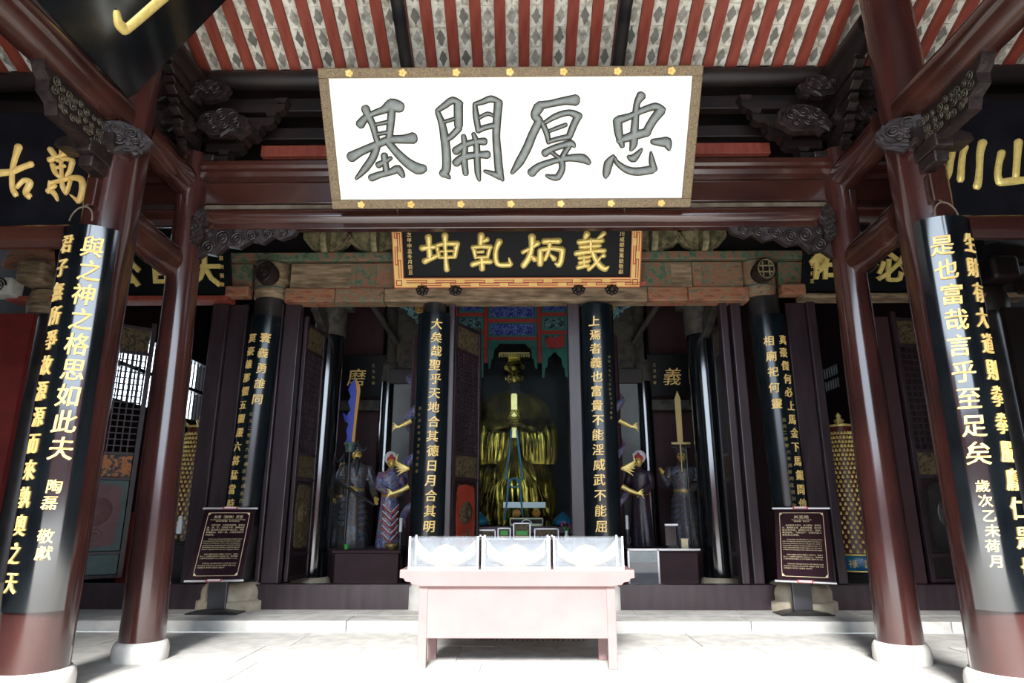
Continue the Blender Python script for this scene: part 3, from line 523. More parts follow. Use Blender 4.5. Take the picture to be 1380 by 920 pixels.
# main white sign, leaning forward
def main_sign():
    lo = Vector((-.015, 7.20, 5.02)); hi = Vector((-.015, 6.28, 6.27)); H = (hi - lo).length; v = (hi - lo).normalized(); u = XU; w = u.cross(v).normalized()
    if w.y > 0: w = -w
    t = thing('hanging_sign', (lo.x, lo.y, lo.z), 'large white hanging sign with four big slate-grey characters and a brocade frame', 'sign')
    F = frame_fn(lo, u, v, w); hw = 2.13
    fr = .105
    build('sign_field', MB().obox(lo, u, v, w, (-hw + .02, .02, -.05), (hw - .02, H - .02, 0)), 'white', t)
    for a, b in (((-hw, 0), (hw, fr)), ((-hw, H - fr), (hw, H)), ((-hw, fr), (-hw + fr, H - fr)), ((hw - fr, fr), (hw, H - fr))):
        bevel(build('frame_rail', MB().obox(lo, u, v, w, (a[0], a[1], -.06), (b[0], b[1], .045)), 'brocade', t), .012)
    m = MB()
    for k in range(7):
        for zz in (fr / 2, H - fr / 2):
            c = F(-hw + .35 + k * (2 * hw - .7) / 6, zz, .05)
            for q in range(5):
                a = 2 * math.pi * q / 5; m.lathe([(.022, 0), (.016, .012), (.001, .015)], c + u * (.025 * math.cos(a)) + v * (.022 * math.sin(a)), 8, ax=w)
    build('gilt_blossoms', m, 'goldt', t)
    for sx in (-1, 1):
        build('hanging_hook', MB().tube([F(sx * 1.35, 0, .05), F(sx * 1.35, -.05, .06), F(sx * 1.35, -.05, 0)], .008, 6), 'blackpost', t)
    for sx in (-1, 1): build('hanger_rod', MB().tube([F(sx * 1.5, H - .05, -.04), (sx * 1.5, 7.45, 7.0)], .012, 6), 'blackpost', t)
    sc = 117.6
    for key, ox in (('ji', 465), ('kai', 580), ('hou', 680), ('zhong', 790)):
        rim = MB(); face = MB()
        def fn(a, b, c, ox=ox):
            px = ox + a / 6.815; py = 120 + b / 6.815
            k = 1 + (187 - py) * .0004
            return F((px - 690) / sc / (.985 + (190 - py) / 190 * .03), (282 - py) / 120.0 * 1.0 + .01, c)
        for j, s_ in enumerate(S[key]):
            stroke(rim, s_, lambda a, b, c: fn(a, b, c + .004 + .0004 * j), .012, extra=7.0, prof=((1, 0), (.95, .9), (0, 1)))
            stroke(face, s_, lambda a, b, c: fn(a, b, c + .016 + .0004 * j), .028, extra=-4.5, prof=((1, 0), (.80, .75), (.4, 1), (0, 1)))
        # v runs downward in the tracing, so flip the faces
        ch = build('character', rim, 'inke', t); build('character_face', face, 'ink', ch)
main_sign()
def plaque(label, lo, hw, H, lean, chars, fn_name='name_plaque', rot=0.0, frame=None, field='blackd', thick=.06, right=None):
    # lean: forward offset of the top edge
    v = Vector((0, -lean, math.sqrt(max(H * H - lean * lean, 0)))).normalized(); u = XU.copy()
    if rot: q = Matrix.Rotation(rot, 3, 'Z'); u = q @ u; v = q @ v
    w = u.cross(v).normalized()
    if w.y > 0 and not rot: w = -w
    t = thing(fn_name, lo, label, 'plaque')
    F = frame_fn(lo, u, v, w)
    bevel(build('plaque_board', MB().obox(lo, u, v, w, (-hw, 0, -thick), (hw, H, 0)), field, t), .006)
    return t, F, (Vector(lo), u, v, w)
# centre black plaque with the yellow fret frame
t, F, fr_ = plaque('black plaque with four gold characters in a yellow and red fret frame above the door', (.045, 10.0, 5.0), 1.96, 1.06, .50, None)
lo, u, v, w = fr_; H = 1.06; hw = 1.96; fb = .155
for a, b in (((-hw, 0), (hw, fb)), ((-hw, H - fb), (hw, H)), ((-hw, fb), (-hw + fb, H - fb)), ((hw - fb, fb), (hw, H - fb))):
    build('fret_frame', MB().obox(lo, u, v, w, (a[0], a[1], -.02), (b[0], b[1], .05)), 'yellowf', t)
m = MB(); LW = .014
def seg_(a, b): m.obox(lo, u, v, w, (min(a[0], b[0]) - LW / 2, min(a[1], b[1]) - LW / 2, .05), (max(a[0], b[0]) + LW / 2, max(a[1], b[1]) + LW / 2, .056))
for a, b in (((-hw, 0), (hw, 0)), ((-hw, H), (hw, H)), ((-hw, 0), (-hw, H)), ((hw, 0), (hw, H)), ((-hw + fb, fb), (hw - fb, fb)), ((-hw + fb, H - fb), (hw - fb, H - fb)), ((-hw + fb, fb), (-hw + fb, H - fb)), ((hw - fb, fb), (hw - fb, H - fb))): seg_(a, b)
def fret(x0, n, p, horiz, base):
    for k in range(n):
        a = x0 + k * p
        for q, off in ((1, 0), (-1, p * .5)):
            x = a + off; l = p * .34
            y1, y2 = (base + .118, base + .082) if q > 0 else (base + .036, base + .070)
            P = [(x - l, y1), (x + l, y1), (x + l, y2), (x - l, y2)] if q > 0 else [(x - l, y1), (x + l, y1), (x + l, y2), (x - l, y2)]
            for c, d in ((P[0], P[1]), (P[1], P[2]) if q > 0 else (P[3], P[0]), (P[2], P[3])):
                if horiz: seg_(c, d)
                else: seg_((c[1], c[0]), (d[1], d[0]))
fret(-hw + .36, 8, .465, True, 0); fret(-hw + .36, 8, .465, True, H - fb)
fret(.30, 2, .42, False, -hw); fret(.30, 2, .42, False, hw - fb)
for cx in (-1, 1):
    x0 = cx * (hw - fb / 2); P = [(x0 - .04, .04), (x0 + .04, .04), (x0 + .04, .12), (x0 - .04, .12)]
    for j in range(4): seg_(P[j], P[(j + 1) % 4])
build('fret_lines', m, 'redline', t)
sc = 85.0
for key, ox, k5 in (('kun', 525, 7.886), ('qian', 525, 7.886), ('bing', 690, 7.667), ('yi', 690, 7.667)):
    m = MB()
    for j, s_ in enumerate(S[key]):
        stroke(m, s_, lambda a, b, c, j=j: F((ox + a / k5 - 697.5) / sc, (385 - (300 + b / k5)) / 85.0 , c + .002 + .0006 * j), .035, extra=3.5)
    build('gold_character', m, 'gold', t)
for (txt, x) in (('歲次甲申孟冬月穀旦', -1.70), ('四川成都張萬欽敬獻', 1.66)):
    m = MB()
    for j, c in enumerate(txt): put(m, c, x, .92 - j * .085, .078, F, .0, .03)
    build('small_inscription', m, 'goldt', t)
# side plaques of the porch
for key, label, lo_, hwd, ks in (('L', 'black plaque with two gold characters hanging at the left edge of the porch', (-6.3, 6.42, 4.37), 1.93, (('gu', 0, .185), ('wan', 0, .185))), ('R', 'black plaque with gold strokes hanging at the right edge of the porch', (6.38, 6.42, 4.44), 1.95, (('chuan', 1250, -.175), ('shan', 1250, -.175)))):
    t, F, _ = plaque(label, lo_, hwd, 1.42, .05, None, field='blackm')
    for nm, ox, sh in ks:
        m = MB()
        def fn(a, b, c):
            px = ox + a / 7.67; py = (170 if key == 'L' else 160) + b / 7.67
            # undo the photograph's lean of verticals
            if key == 'L': X = (px + .185 * (py - 303) - 125) / 127.0 - 4.38; Z = 4.41 + (303 - py) / 113.0
            else: X = (px - .175 * (py - 285) - 1270) / 126.0 + 4.47; Z = 4.51 + (285 - py) / 114.0
            return F(X * 1.015 - lo_[0], Z - lo_[2], c)
        for j, s_ in enumerate(S[nm]): stroke(m, s_, lambda a, b, c, j=j: fn(a, b, c + .002 + .0006 * j), .03, extra=1.0)
        build('gold_character', m, 'goldt' if key == 'L' else 'gold', t)
# plaque leaning over the side beam, top left
q0 = Vector((-4.0, 0, 5.70)); vv = Vector((.87, 0, 1.22)).normalized(); ww = Vector((1.22, 0, -.87)).normalized()
t = thing('name_plaque', (-4.0, 4.3, 5.70), 'big black plaque leaning over the side beam at the top left, one gold stroke showing', 'plaque')
build('plaque_board', MB().obox(q0, YU, vv, ww, (2.6, 0, -.08), (6.0, 1.75, 0)), 'black', t)
m = MB(); F = lambda a, b, c: q0 + YU * a + vv * b + ww * c
stroke(m, [(5.20, .47, .035), (5.30, .42, .05), (5.40, .43, .055)], F, .03); stroke(m, [(5.40, .43, .05), (5.42, .65, .055), (5.44, .95, .06), (5.45, 1.15, .05)], F, .03)
build('gold_stroke', m, 'gold', t)
# hall side-bay plaques
def side_plaque(label, cx, hw, z, chars, small, sgn):
    t, F, _ = plaque(label, (cx, 10.08, z), hw, .86, .30, None)
    for ch, x, s, yy in chars:
        m = MB(); put(m, ch, x - cx, yy, s, F, .03, .04); build('gold_character', m, 'gold', t)
    for txt, x, z0, st in small:
        m = MB()
        for j, c in enumerate(txt): put(m, c, x - cx, z0 - j * st, .075, F, 0, .03)
        build('small_inscription', m, 'goldt', t)
side_plaque('black plaque with gold characters half hidden behind the left porch columns', -6.0, 1.42, 4.88, (('大', -4.98, .52, .42), ('臣', -5.62, .50, .44), ('公', -6.28, .52, .42)), (('眉州張敬', -4.72, .62, .14), ('歲次乙酉年', -7.27, .70, .11)), -1)
side_plaque('black plaque with gold characters half hidden behind the right porch columns', 6.05, 1.42, 4.92, (('佑', 4.98, .52, .46), ('芝', 5.62, .50, .40), ('必', 6.05, .50, .40)), (('二月吉日立', 4.78, .66, .12), ('邛崍縣合村', 7.1, .75, .11)), 1)
# ================================================================== COUPLET BOARDS
def couplet(label, bot, top, Rr, half, cols, thick=.022, material='black', gold='goldt', name='couplet_board'):
    if bot[1] > 9: material = 'black2'
    # bot/top: axis points of the curved board; cols: (arc position, list of (char, z, size, stretch))
    bot, top = Vector(bot), Vector(top); t = thing(name, (bot.x, bot.y - Rr, bot.z), label, 'couplet board')
    def P(a, z, e):
        k = (z - bot.z) / (top.z - bot.z); c = bot.lerp(top, k); c.z = z; r = Rr + e
        return Vector((c.x + r * math.sin(a / Rr), c.y - r * math.cos(a / Rr), z))
    n = 22; m = MB(); vs = []
    for e in (0, -thick):
        for z in (bot.z, top.z):
            for k in range(n + 1): vs.append(P((-1 + 2 * k / n) * R(half) * Rr, z, e))
    N = n + 1; f = []
    for k in range(n): f += [(k, k + 1, N + k + 1, N + k)]
    m.add(vs, f, True)
    g = []
    for k in range(n): g += [(2 * N + k + 1, 2 * N + k, 3 * N + k, 3 * N + k + 1)]
    m.add(vs, g, True)
    g = [(0, N, 3 * N, 2 * N), (n, 2 * N + n, 3 * N + n, N + n)]
    for k in range(n): g += [(k, 2 * N + k, 2 * N + k + 1, k + 1), (N + k, N + k + 1, 3 * N + k + 1, 3 * N + k)]
    m.add(vs, g, False)
    build('board', m, material, t)
    for mat_, chars in cols:
        for (ch, a, z, s, sx) in chars:
            mb = MB(); q_ = s * (.84 if bot.y < 9 else .88)
            for dd in (-.014, .014): put(mb, ch, a + dd * q_, z + dd * .5 * q_, q_, P, .003, .03, sx=sx, skew=.06, lift=.0003 + dd * .01)
            build('character', mb, mat_, t)
    return t
def colm(txt, a, z0, z1, s, sx=1.0, j=.01):
    n = len(txt); return [(c, a + rnd.uniform(-j, j), z0 + (z1 - z0) * i / max(n - 1, 1), s, sx) for i, c in enumerate(txt) if c != ' ']
def inscr(t_cols): return t_cols
couplet('curved black board with two columns of gold characters on the left front column', (-4.14, 6.19, .68), (-4.12, 6.08, 4.17), .315, 62,
        [('goldt', colm('與之神之格思如此夫', .135, 3.95, 2.05, .26, .88)), ('goldt', colm('陶磊 敬獻', .12, 1.72, 1.16, .15)),
         ('goldt', colm('君子無所爭故源源而來孰奧之天', -.125, 3.98, .92, .23, .78))])
couplet('curved black board with two columns of gold characters on the right front column', (4.24, 6.19, .70), (4.18, 6.08, 4.22), .315, 62,
        [('goldt', colm('是也富哉言乎至足矣', -.125, 3.93, 2.0, .25, .92)), ('goldt', colm('歲次乙未荷月', -.13, 1.72, 1.10, .13)),
         ('goldt', colm('生財有大道則拳拳服膺仁是也', .135, 3.95, 1.05, .24, .78))])
couplet('curved black couplet board on the hall column behind the left information stand', (-4.10, 10.25, 1.30), (-3.99, 10.20, 4.52), .285, 66,
        [('goldt', colm('寰義勇誰同', .10, 4.15, 3.18, .19, .95)), ('goldt', colm('莫豪雄那懼五關嚴六將猛當時', -.12, 4.15, 1.62, .17, .95)), ('goldd', colm('公元二零零六年歲次丙戌吉日敬立', .04, 2.95, 1.45, .07))])
couplet('curved black couplet board on the hall column behind the right information stand', (4.13, 10.25, 1.30), (4.05, 10.20, 4.52), .285, 66,
        [('goldt', colm('相廟祀何靈', -.10, 4.08, 3.10, .19, .95)), ('goldt', colm('真豪傑何必上馬金下馬銀問他', .12, 4.10, 1.62, .18, .95)), ('goldd', colm('公元二零零六年歲次丙戌吉日敬立', -.02, 2.85, 1.5, .07))])
couplet('long dark board with one column of gold characters left of the central doorway', (-1.31, 10.34, 1.10), (-1.28, 10.26, 4.58), .30, 58,
        [('goldt', colm('大矣哉聖乎天地合其德日月合其明', .06, 4.38, 1.30, .205, 1.0)), ('goldd', colm('歲次癸酉年仲夏弟子敬書', -.17, 3.05, 2.1, .06))])
couplet('long dark board with one column of gold characters right of the central doorway', (1.34, 10.34, 1.10), (1.33, 10.26, 4.72), .30, 58,
        [('goldt', colm('上焉者義也富貴不能淫威武不能屈', -.06, 4.42, 1.30, .205, 1.0)), ('goldd', colm('歲次一九九三年仲夏月弟子敬書', .16, 3.85, 2.9, .055))])
# ================================================================== HALL FRONT
tag(build('trim_threshold', MB().box((-8, 10.12, .14), (8, 10.34, .48)), 'frame'), kind='structure')
for n_, (xa, xb, ya, yb, za, zb) in enumerate(((-4.92, -4.66, 10.18, 10.36, .48, 4.80), (-4.66, -4.36, 10.24, 10.32, .48, 4.80), (-3.74, -3.48, 10.2, 10.38, .48, 4.80), (-1.06, -.96, 10.2, 10.38, .48, 4.80), (.86, 1.06, 10.2, 10.38, .48, 4.80), (3.32, 3.44, 10.18, 10.38, .48, 4.80), (3.50, 3.66, 10.2, 10.38, .48, 4.80), (4.40, 4.72, 10.24, 10.32, .48, 4.80), (4.72, 4.86, 10.18, 10.36, .48, 4.80), (-7.45, -7.15, 10.22, 10.36, .48, 4.80), (7.15, 7.45, 10.22, 10.36, .48, 4.80), (-3.84, -3.76, 10.2, 10.36, .48, 4.80))):
    o = build('trim_%d' % (n_ + 1), MB().box((xa, ya, za), (xb, yb, zb)), 'frame'); bevel(o, .018, 3); tag(o, kind='structure')
def lintel():
    t = thing('painted_lintel', (0, 10.2, 4.76), 'weathered lintel with flaking red and green paint across the hall front', 'beam')
    for a, b, mm in ((-3.72, -2.9, 'polyr'), (-2.9, -2.1, 'poly'), (-2.1, 2.15, 'bare'), (2.15, 2.8, 'polyr'), (2.8, 3.78, 'polyr')):
        bevel(build('lower_board', MB().box((a, 10.06, 4.78), (b - .006, 10.36, 5.02)), mm, t), .02)
    for a, b, mm in ((-3.66, -2.62, 'bare'), (-2.62, -2.3, 'polyg'), (-2.3, -1.95, 'poly'), (-1.95, 2.05, 'poly'), (2.05, 2.5, 'polyg'), (2.5, 2.9, 'bare'), (2.9, 3.72, 'poly')):
        bevel(build('upper_board', MB().box((a, 10.10, 5.02), (b - .008, 10.34, 5.46)), mm, t), .012)
    for xx in (-2.62, -2.3, 2.5, 3.1): build('paint_band', MB().box((xx - .05, 10.085, 4.80), (xx + .05, 10.15, 5.44)), 'polyg', t)
    m = MB(); m.box((-5.2, 10.02, 5.48), (5.2, 10.4, 5.62)); bevel(build('top_rail', m, 'polyg', t), .015)
    for k in range(7):
        pass
lintel()
for sx, sd in ((-1, 'left'), (1, 'right')):
    xc = sx * 4.0
    t = thing('column_head', (xc, 10.27, 4.86), 'painted column head with a round carved beam end, %s hall column' % sd, 'column head')
    m = MB(); m.lathe([(.255, 0), (.275, .03), (.285, .35), (.285, .60)], (xc, 10.27, 4.86), 28); build('painted_collar', m, 'bare' if sx < 0 else 'poly', t)
    m = MB(); m.lathe([(.288, 0), (.288, .03)], (xc, 10.27, 5.02), 28, cap=False); build('blue_line', m, 'teal', t)
    m = MB(); m.lathe([(.15, 0), (.165, .03), (.165, .32)], (xc - sx * .02, 9.80, 5.22), 16, ax=(0, 1, 0), sx=1.0, sy=1.18); build('beam_end', m, 'carve', t)
    m = MB()
    if sx > 0:
        for q in (-.05, .05):
            m.tube([(xc - .02 + q, 9.79, 5.10), (xc - .02 + q, 9.79, 5.34)], .014, 6); m.tube([(xc - .12, 9.79, 5.22 + q), (xc + .08, 9.79, 5.22 + q)], .014, 6)
        m.tube([(xc - .02 + .125 * math.cos(a), 9.79, 5.22 + .155 * math.sin(a)) for a in [2 * math.pi * i / 20 for i in range(21)]], .012, 6)
    else:
        spiral(m, (xc + .02, 9.79, 5.18), XU, ZU, (0, -1, 0), .07, 2, .012); m.tube([(xc + .02 + .125 * math.cos(a), 9.79, 5.22 + .16 * math.sin(a)) for a in [2 * math.pi * i / 20 for i in range(21)]], .014, 6)
    build('end_relief', m, 'bare2' if sx > 0 else 'carve', t)
    x0, x1 = sorted((sx * 4.30, sx * 4.9)); bevel(build('side_tie', MB().box((x0, 10.12, 5.06), (x1, 10.34, 5.46)), 'polyg', t), .01)
    x0, x1 = sorted((sx * 4.28, sx * 4.66)); bevel(build('red_block', MB().box((x0, 9.98, 4.86), (x1, 10.2, 5.04)), 'polyr', t), .03)
    x0, x1 = sorted((sx * 4.6, sx * 8.2))
    o = plank((x0, 10.0, 4.80), (x1, 10.3, 4.88), 'thin red-brown rail under the %s black side plaque' % sd, 'redwood' if sx < 0 else 'bare', 'door_head_rail')
    o = plank((x0, 10.2, 4.88), (x1, 10.34, 5.48), 'dark board behind the %s side plaque' % sd, 'dark', 'frieze_board')
    # brackets between the lintel and the porch beam
    for (bx, wd, lab) in ((3.10, .42, 'outer'), (2.28, .52, 'inner')):
        t = thing('lintel_bracket', (sx * bx, 9.95, 5.62), 'pale worn boat-shaped wooden bracket on the lintel, %s of the two at the %s' % (lab, sd), 'bracket')
        m = MB(); m.prism([(-.16, 0), (.16, 0), (.18, .07), (wd * .7, .14), (wd, .30), (wd, .42), (-wd, .42), (-wd, .30), (-wd * .7, .14), (-.18, .07)], (sx * bx, 10.12, 5.62), XU, ZU, YU, .14); bevel(build('boat_arm', m, 'bare2', t), .02)
        m = MB(); m.prism([(10.2, 0), (9.98, 0), (9.86, .10), (9.84, .3), (9.9, .42), (10.2, .42)], (sx * bx - .05, 0, 5.62), YU, ZU, XU, .10); bevel(build('forward_arm', m, 'bare2', t), .012)
        for q in (-1, 1):
            m = MB(); m.tube([(sx * bx + q * (.12 + (wd - .16) * k / 6), 10.11, 5.68 + .30 * (k / 6) ** 1.6) for k in range(7)], .014, 6); build('carved_rib', m, 'bare', t)
for k, x in enumerate((-1.47, -.94, 1.03, 1.56)):
    t = thing('boss_stud', (x, 9.86, 4.86), 'dark flower-shaped boss on the lintel, %s below the black plaque' % ('far left', 'second from left', 'second from right', 'far right')[k], 'boss')
    m = MB()
    for q in range(8):
        a = 2 * math.pi * q / 8; m.ball((x + .07 * math.cos(a), 9.97, 4.95 + .07 * math.sin(a)), .038, seg=8, n=6)
    build('petals', m, 'carve', t); build('boss_centre', MB().lathe([(.07, 0), (.05, -.06), (.001, -.09)], (x, 9.97, 4.95), 12, ax=(0, 1, 0)), 'carve', t)
# beam noses at the far ends of the hall front
for sx, sd in ((-1, 'left'), (1, 'right')):
    t = thing('carved_beam_nose', (sx * 7.85, 9.7, 5.0), 'weathered swirl-carved beam nose at the far %s above the side wall' % sd, 'carving')
    m = MB(); m.box((sx * 7.7 - .22, 9.72, 5.02), (sx * 7.7 + .22, 10.2, 5.42)); bevel(build('nose_block', m, 'bare' if sx < 0 else 'dark', t), .08, 4)
    m = MB(); m.box((sx * 8.2 - .22, 9.80, 4.84), (sx * 8.2 + .2, 10.1, 5.14)); bevel(build('swirl_block', m, 'stone' if sx < 0 else 'carve', t), .04)
    m = MB(); spiral(m, (sx * 8.2, 9.79, 4.99), XU, ZU, (0, -1, 0), .13, 2.5, .016, 1, 30); build('swirl', m, 'carve', t)
    m = MB(); m.prism([(-.7, 0), (.35, 0), (.25, .3), (-.2, .36), (-.6, .25)], (sx * 8.0, 9.9, 5.36), (sx, 0, 0), ZU, YU, .25); bevel(build('upper_cloud_block', m, 'polyr' if sx < 0 else 'dark', t), .05, 3)
    m = MB(); m.lathe([(.3, 0), (.33, .2), (.28, .4)], (sx * 7.66, 10.27, 4.6), 18); build('painted_collar', m, 'bare' if sx < 0 else 'dark', t)
# ================================================================== DOOR LEAVES
def leaf(label, x, y, z, wd, ht, ang, cols, lat=True, low='teal', lowp='plum', mid='orangecarve', splits=(.13, .62, .155), grid=(8, 16), reds=False):
    # hinge at x,y; ang: direction of the leaf in plan
    u = Vector((math.cos(ang), math.sin(ang), 0)); v = ZU; w = u.cross(v).normalized()
    if w.y > 0: w = -w
    t = thing('door_leaf', (x, y, z), label, 'door'); o = Vector((x, y, z)); st = .075
    def b(name, a, c, m, bw=.006): 
        ob = build(name, MB().obox(o, u, v, w, a, c), m, t)
        if bw: bevel(ob, bw)
        return ob
    b('stile', (0, 0, -.03), (st, ht, .03), cols); b('stile', (wd - st, 0, -.03), (wd, ht, .03), cols)
    s0, s1, s2, s3, s4 = splits_z = [ht * q for q in (.085, .36, .455, .86, .965)]
    for a in (0, s0, s1, s2, s3, s4):
        b('rail', (st, a, -.028), (wd - st, a + .055, .028), cols)
    iw = (st + .01, wd - st - .01)
    b('bottom_panel', (iw[0], .06, -.01), (iw[1], s0, .008), low)
    b('lower_panel', (iw[0], s0 + .06, -.012), (iw[1], s1, .006), low)
    # raised cusped field on the lower panel
    hh = (s1 - s0 - .06); cx = wd / 2; cy = s0 + .06 + hh / 2; a_ = (iw[1] - iw[0]) * .40; b_ = hh * .44
    P = []
    for k in range(64):
        th = 2 * math.pi * k / 64; q = 1 + .035 * math.cos(th * 16); c, s_ = math.cos(th), math.sin(th)
        P.append((cx + a_ * q * abs(c) ** .35 * (1 if c >= 0 else -1), cy + b_ * q * abs(s_) ** .35 * (1 if s_ >= 0 else -1)))
    m = MB(); m.prism(P, o + w * .006, u, v, w, .014); build('cusped_field', m, lowp, t)
    m = MB(); m.lathe([(a_ * .62, 0), (a_ * .58, .012), (.001, .018)], o + u * cx + v * (cy + b_ * .1) + w * .02, 24, ax=w, sx=1, sy=1.5 if False else 1.2)
    spiral(m, o + u * cx + v * (cy + b_ * .1) + w * .034, u, v, w, a_ * .5, 2.5, .012); spiral(m, o + u * cx + v * (cy - b_ * .66) + w * .02, u, v, w, a_ * .35, 2, .01)
    build('carved_medallion', m, 'goldcarve' if reds else lowp, t)
    b('carved_band', (iw[0], s1 + .06, -.01), (iw[1], s2, .012), mid)
    b('top_panel', (iw[0], s3 + .06, -.01), (iw[1], s4, .012), 'goldcarve')
    m = MB(); nx, nz = grid; x0, x1, z0, z1 = iw[0], iw[1], s2 + .055, s3
    for k in range(1, nx): q = x0 + (x1 - x0) * k / nx; m.obox(o, u, v, w, (q - .010, z0, -.014), (q + .010, z1, .014))
    for k in range(1, nz): q = z0 + (z1 - z0) * k / nz; m.obox(o, u, v, w, (x0, q - .010, -.012), (x1, q + .010, .012))
    lt = build('lattice', m, cols if not reds else 'frame', t)
    if not lat: b('lattice_backing', (x0, z0, -.02), (x1, z1, -.016), 'leafred' if False else 'dark', 0)
    return t
leaf('open teal lattice door leaf with a plum lower panel, left bay', -7.02, 10.42, .49, .96, 4.2, R(38), 'frame')
leaf('dark carved door leaf swung inward beside the left black hall column', -3.44, 10.40, .49, .80, 4.15, R(84), 'frame', lat=False, low='dark', lowp='goldcarve', mid='goldcarve')
leaf('half open door leaf with a vermilion lower panel, left side of the central doorway', -.98, 10.40, .49, .86, 4.15, R(64), 'frame', lat=False, low='dark', lowp='leafred', mid='goldcarve', reds=True, grid=(9, 26))
leaf('dark closed-looking lattice door leaf right of the right bare column', 6.18, 10.42, .49, .98, 4.2, R(10), 'frame', lat=False, low='dark', lowp='blackpost', mid='goldcarve')
leaf('dark carved door leaf swung inward right of the central doorway bay', 3.46, 10.42, .49, .74, 4.15, R(88), 'frame', lat=False, low='dark', lowp='dark', mid='goldcarve')
tag(build('red_pier', MB().box((5.86, 10.4, .48), (6.12, 10.6, 4.6)), 'dkred'), 'narrow dark red pier beside the right lattice door leaf', 'pier', kind='thing')
tag(build('red_cabinet', MB().box((-6.50, 11.25, .1), (-6.18, 11.7, 1.45)).box((-6.52, 11.23, 1.45), (-6.16, 11.72, 1.50)), 'redpaint'), 'narrow red cabinet glimpsed behind the left lattice door leaf', 'cabinet', kind='thing')
# ================================================================== HALL INTERIOR
for sx, sd in ((-1, 'left'), (1, 'right')):
    x0, x1 = sorted((sx * 1.98, sx * 2.50)); tag(build('wall_panel_%s' % sd, MB().box((x0, 13.3, .1), (x1, 13.5, 4.05)), 'tilebrick'), kind='structure')
    tag(build('wall_pier_%s' % sd, MB().box((x0, 13.32, 4.35), (x1, 13.5, 6.5)), 'dim'), kind='structure')
    plank((x0 - .1, 13.2, 4.05), (x1 + .1, 13.5, 4.35), 'dark cross beam over the pale wall strip, %s of the shrine' % sd, 'dark', 'inner_beam')
    x0, x1 = sorted((sx * 2.7, sx * 4.6)); plank((x0, 13.4, 3.52), (x1, 13.6, 3.74), 'grey-brown inner beam below the small %s plaque' % sd, 'dim', 'inner_beam')
    x0, x1 = sorted((sx * 2.7, sx * 5.2)); tag(build('wall_inner_%s' % sd, MB().box((x0, 13.7, .1), (x1, 13.8, 6.5)), 'dkred'), kind='structure')
    # diagonal strut
    m = MB(); m.tube([(sx * 3.1, 12.0, 5.9), (sx * 2.45, 13.2, 4.9)], .06, 6); tag(build('diagonal_strut', m, 'dim'), 'thin diagonal strut high in the %s bay of the hall' % sd, 'beam', kind='thing')
    t = thing('tie_beam', (sx * 3.4, 11, 4.6), 'rough grey tie beam between the hall front and the inner %s column' % sd, 'beam')
    m = MB(); m.prism([(10.4, 4.98), (11.5, 4.42), (11.5, 4.7), (10.4, 5.3)], (sx * 3.40 - .06, 0, 0), YU, ZU, XU, .12); build('carved_strut', m, 'dim', t)
    # painted corner bracket beside the doorway posts
    t = thing('painted_corner_bracket', (sx * 1.8, 11.0, 4.5), 'blue and green openwork corner bracket beside the %s doorway post' % sd, 'carving')
    m = MB(); m.prism([(0, 0), (.55, 0), (.5, -.10), (.40, -.14), (.34, -.26), (.22, -.30), (.16, -.46), (0, -.52)], (sx * 1.52, 11.0, 5.08), (sx, 0, 0), ZU, YU, .05); build('bracket_panel', m, 'niche_g', t)
    m = MB(); spiral(m, (sx * 1.66, 10.99, 4.94), XU, ZU, (0, -1, 0), .09, 2, .018); build('flower_boss', m, 'orange', t)
for (cx, ch, lab, extra) in ((-3.27, '磨', 'left', ('、', -3.6)), (3.22, '義', 'right', ('大', 3.78))):
    t, F, _ = plaque('small black plaque with one gold character, deep in the %s bay' % lab, (cx + (.0 if cx < 0 else .5), 13.35, 3.80), .60 if cx < 0 else 1.0, .86, .15, None)
    dx = 0 if cx < 0 else -.5
    m = MB(); put(m, ch, dx, .40, .38, F, 0, .04, skew=.12); build('gold_character', m, 'goldt', t)
    m = MB(); put(m, extra[0], dx + (extra[1] - cx), .34, .34, F, .015, .04); build('gold_character', m, 'goldt', t)
    m = MB()
    for j, c in enumerate('乙丑年春'): put(m, c, dx + (.34 if cx < 0 else -.36), .64 - .12 * j, .07, F, 0, .03)
    build('small_inscription', m, 'goldd', t)
# shrine niche
t = thing('painted_niche', (.0, 13.7, 4.5), 'painted shrine canopy of red rails with blue and teal carved panels above the gold statue', 'shrine')
for x in (-1.28, -.63, .51, 1.15): bevel(build('red_post', MB().box((x - .045, 13.52, 4.3 if abs(x) > .8 else 4.55), (x + .045, 13.62, 6.4)), 'niche_r', t), .012)
def niche_bay(x0, x1, rows):
    for nm, za, zb, mm in rows:
        f = build('panel_border', MB().box((x0, 13.56, za), (x1, 13.60, zb)), 'niche_t' if mm != 'niche_r' else 'niche_r', t)
        if mm != 'niche_r': bevel(build('panel_inset', MB().box((x0 + .05, 13.53, za + .04), (x1 - .05, 13.57, zb - .04)), mm, t), .015)
niche_bay(-.58, .46, (('a', 5.52, 5.98, 'niche_b'), ('b', 5.44, 5.52, 'niche_r'), ('c', 5.12, 5.44, 'niche_b'), ('d', 5.05, 5.12, 'niche_r')))
niche_bay(.56, 1.10, (('a', 5.66, 6.0, 'niche_b'), ('b', 5.58, 5.66, 'niche_r'), ('c', 5.26, 5.58, 'niche_g'), ('d', 5.18, 5.26, 'niche_r'), ('e', 4.86, 5.18, 'niche_g')))
niche_bay(-1.23, -.68, (('a', 5.66, 6.0, 'niche_b'), ('b', 5.58, 5.66, 'niche_r'), ('c', 5.26, 5.58, 'niche_g'), ('d', 5.18, 5.26, 'niche_r'), ('e', 4.86, 5.18, 'niche_g')))
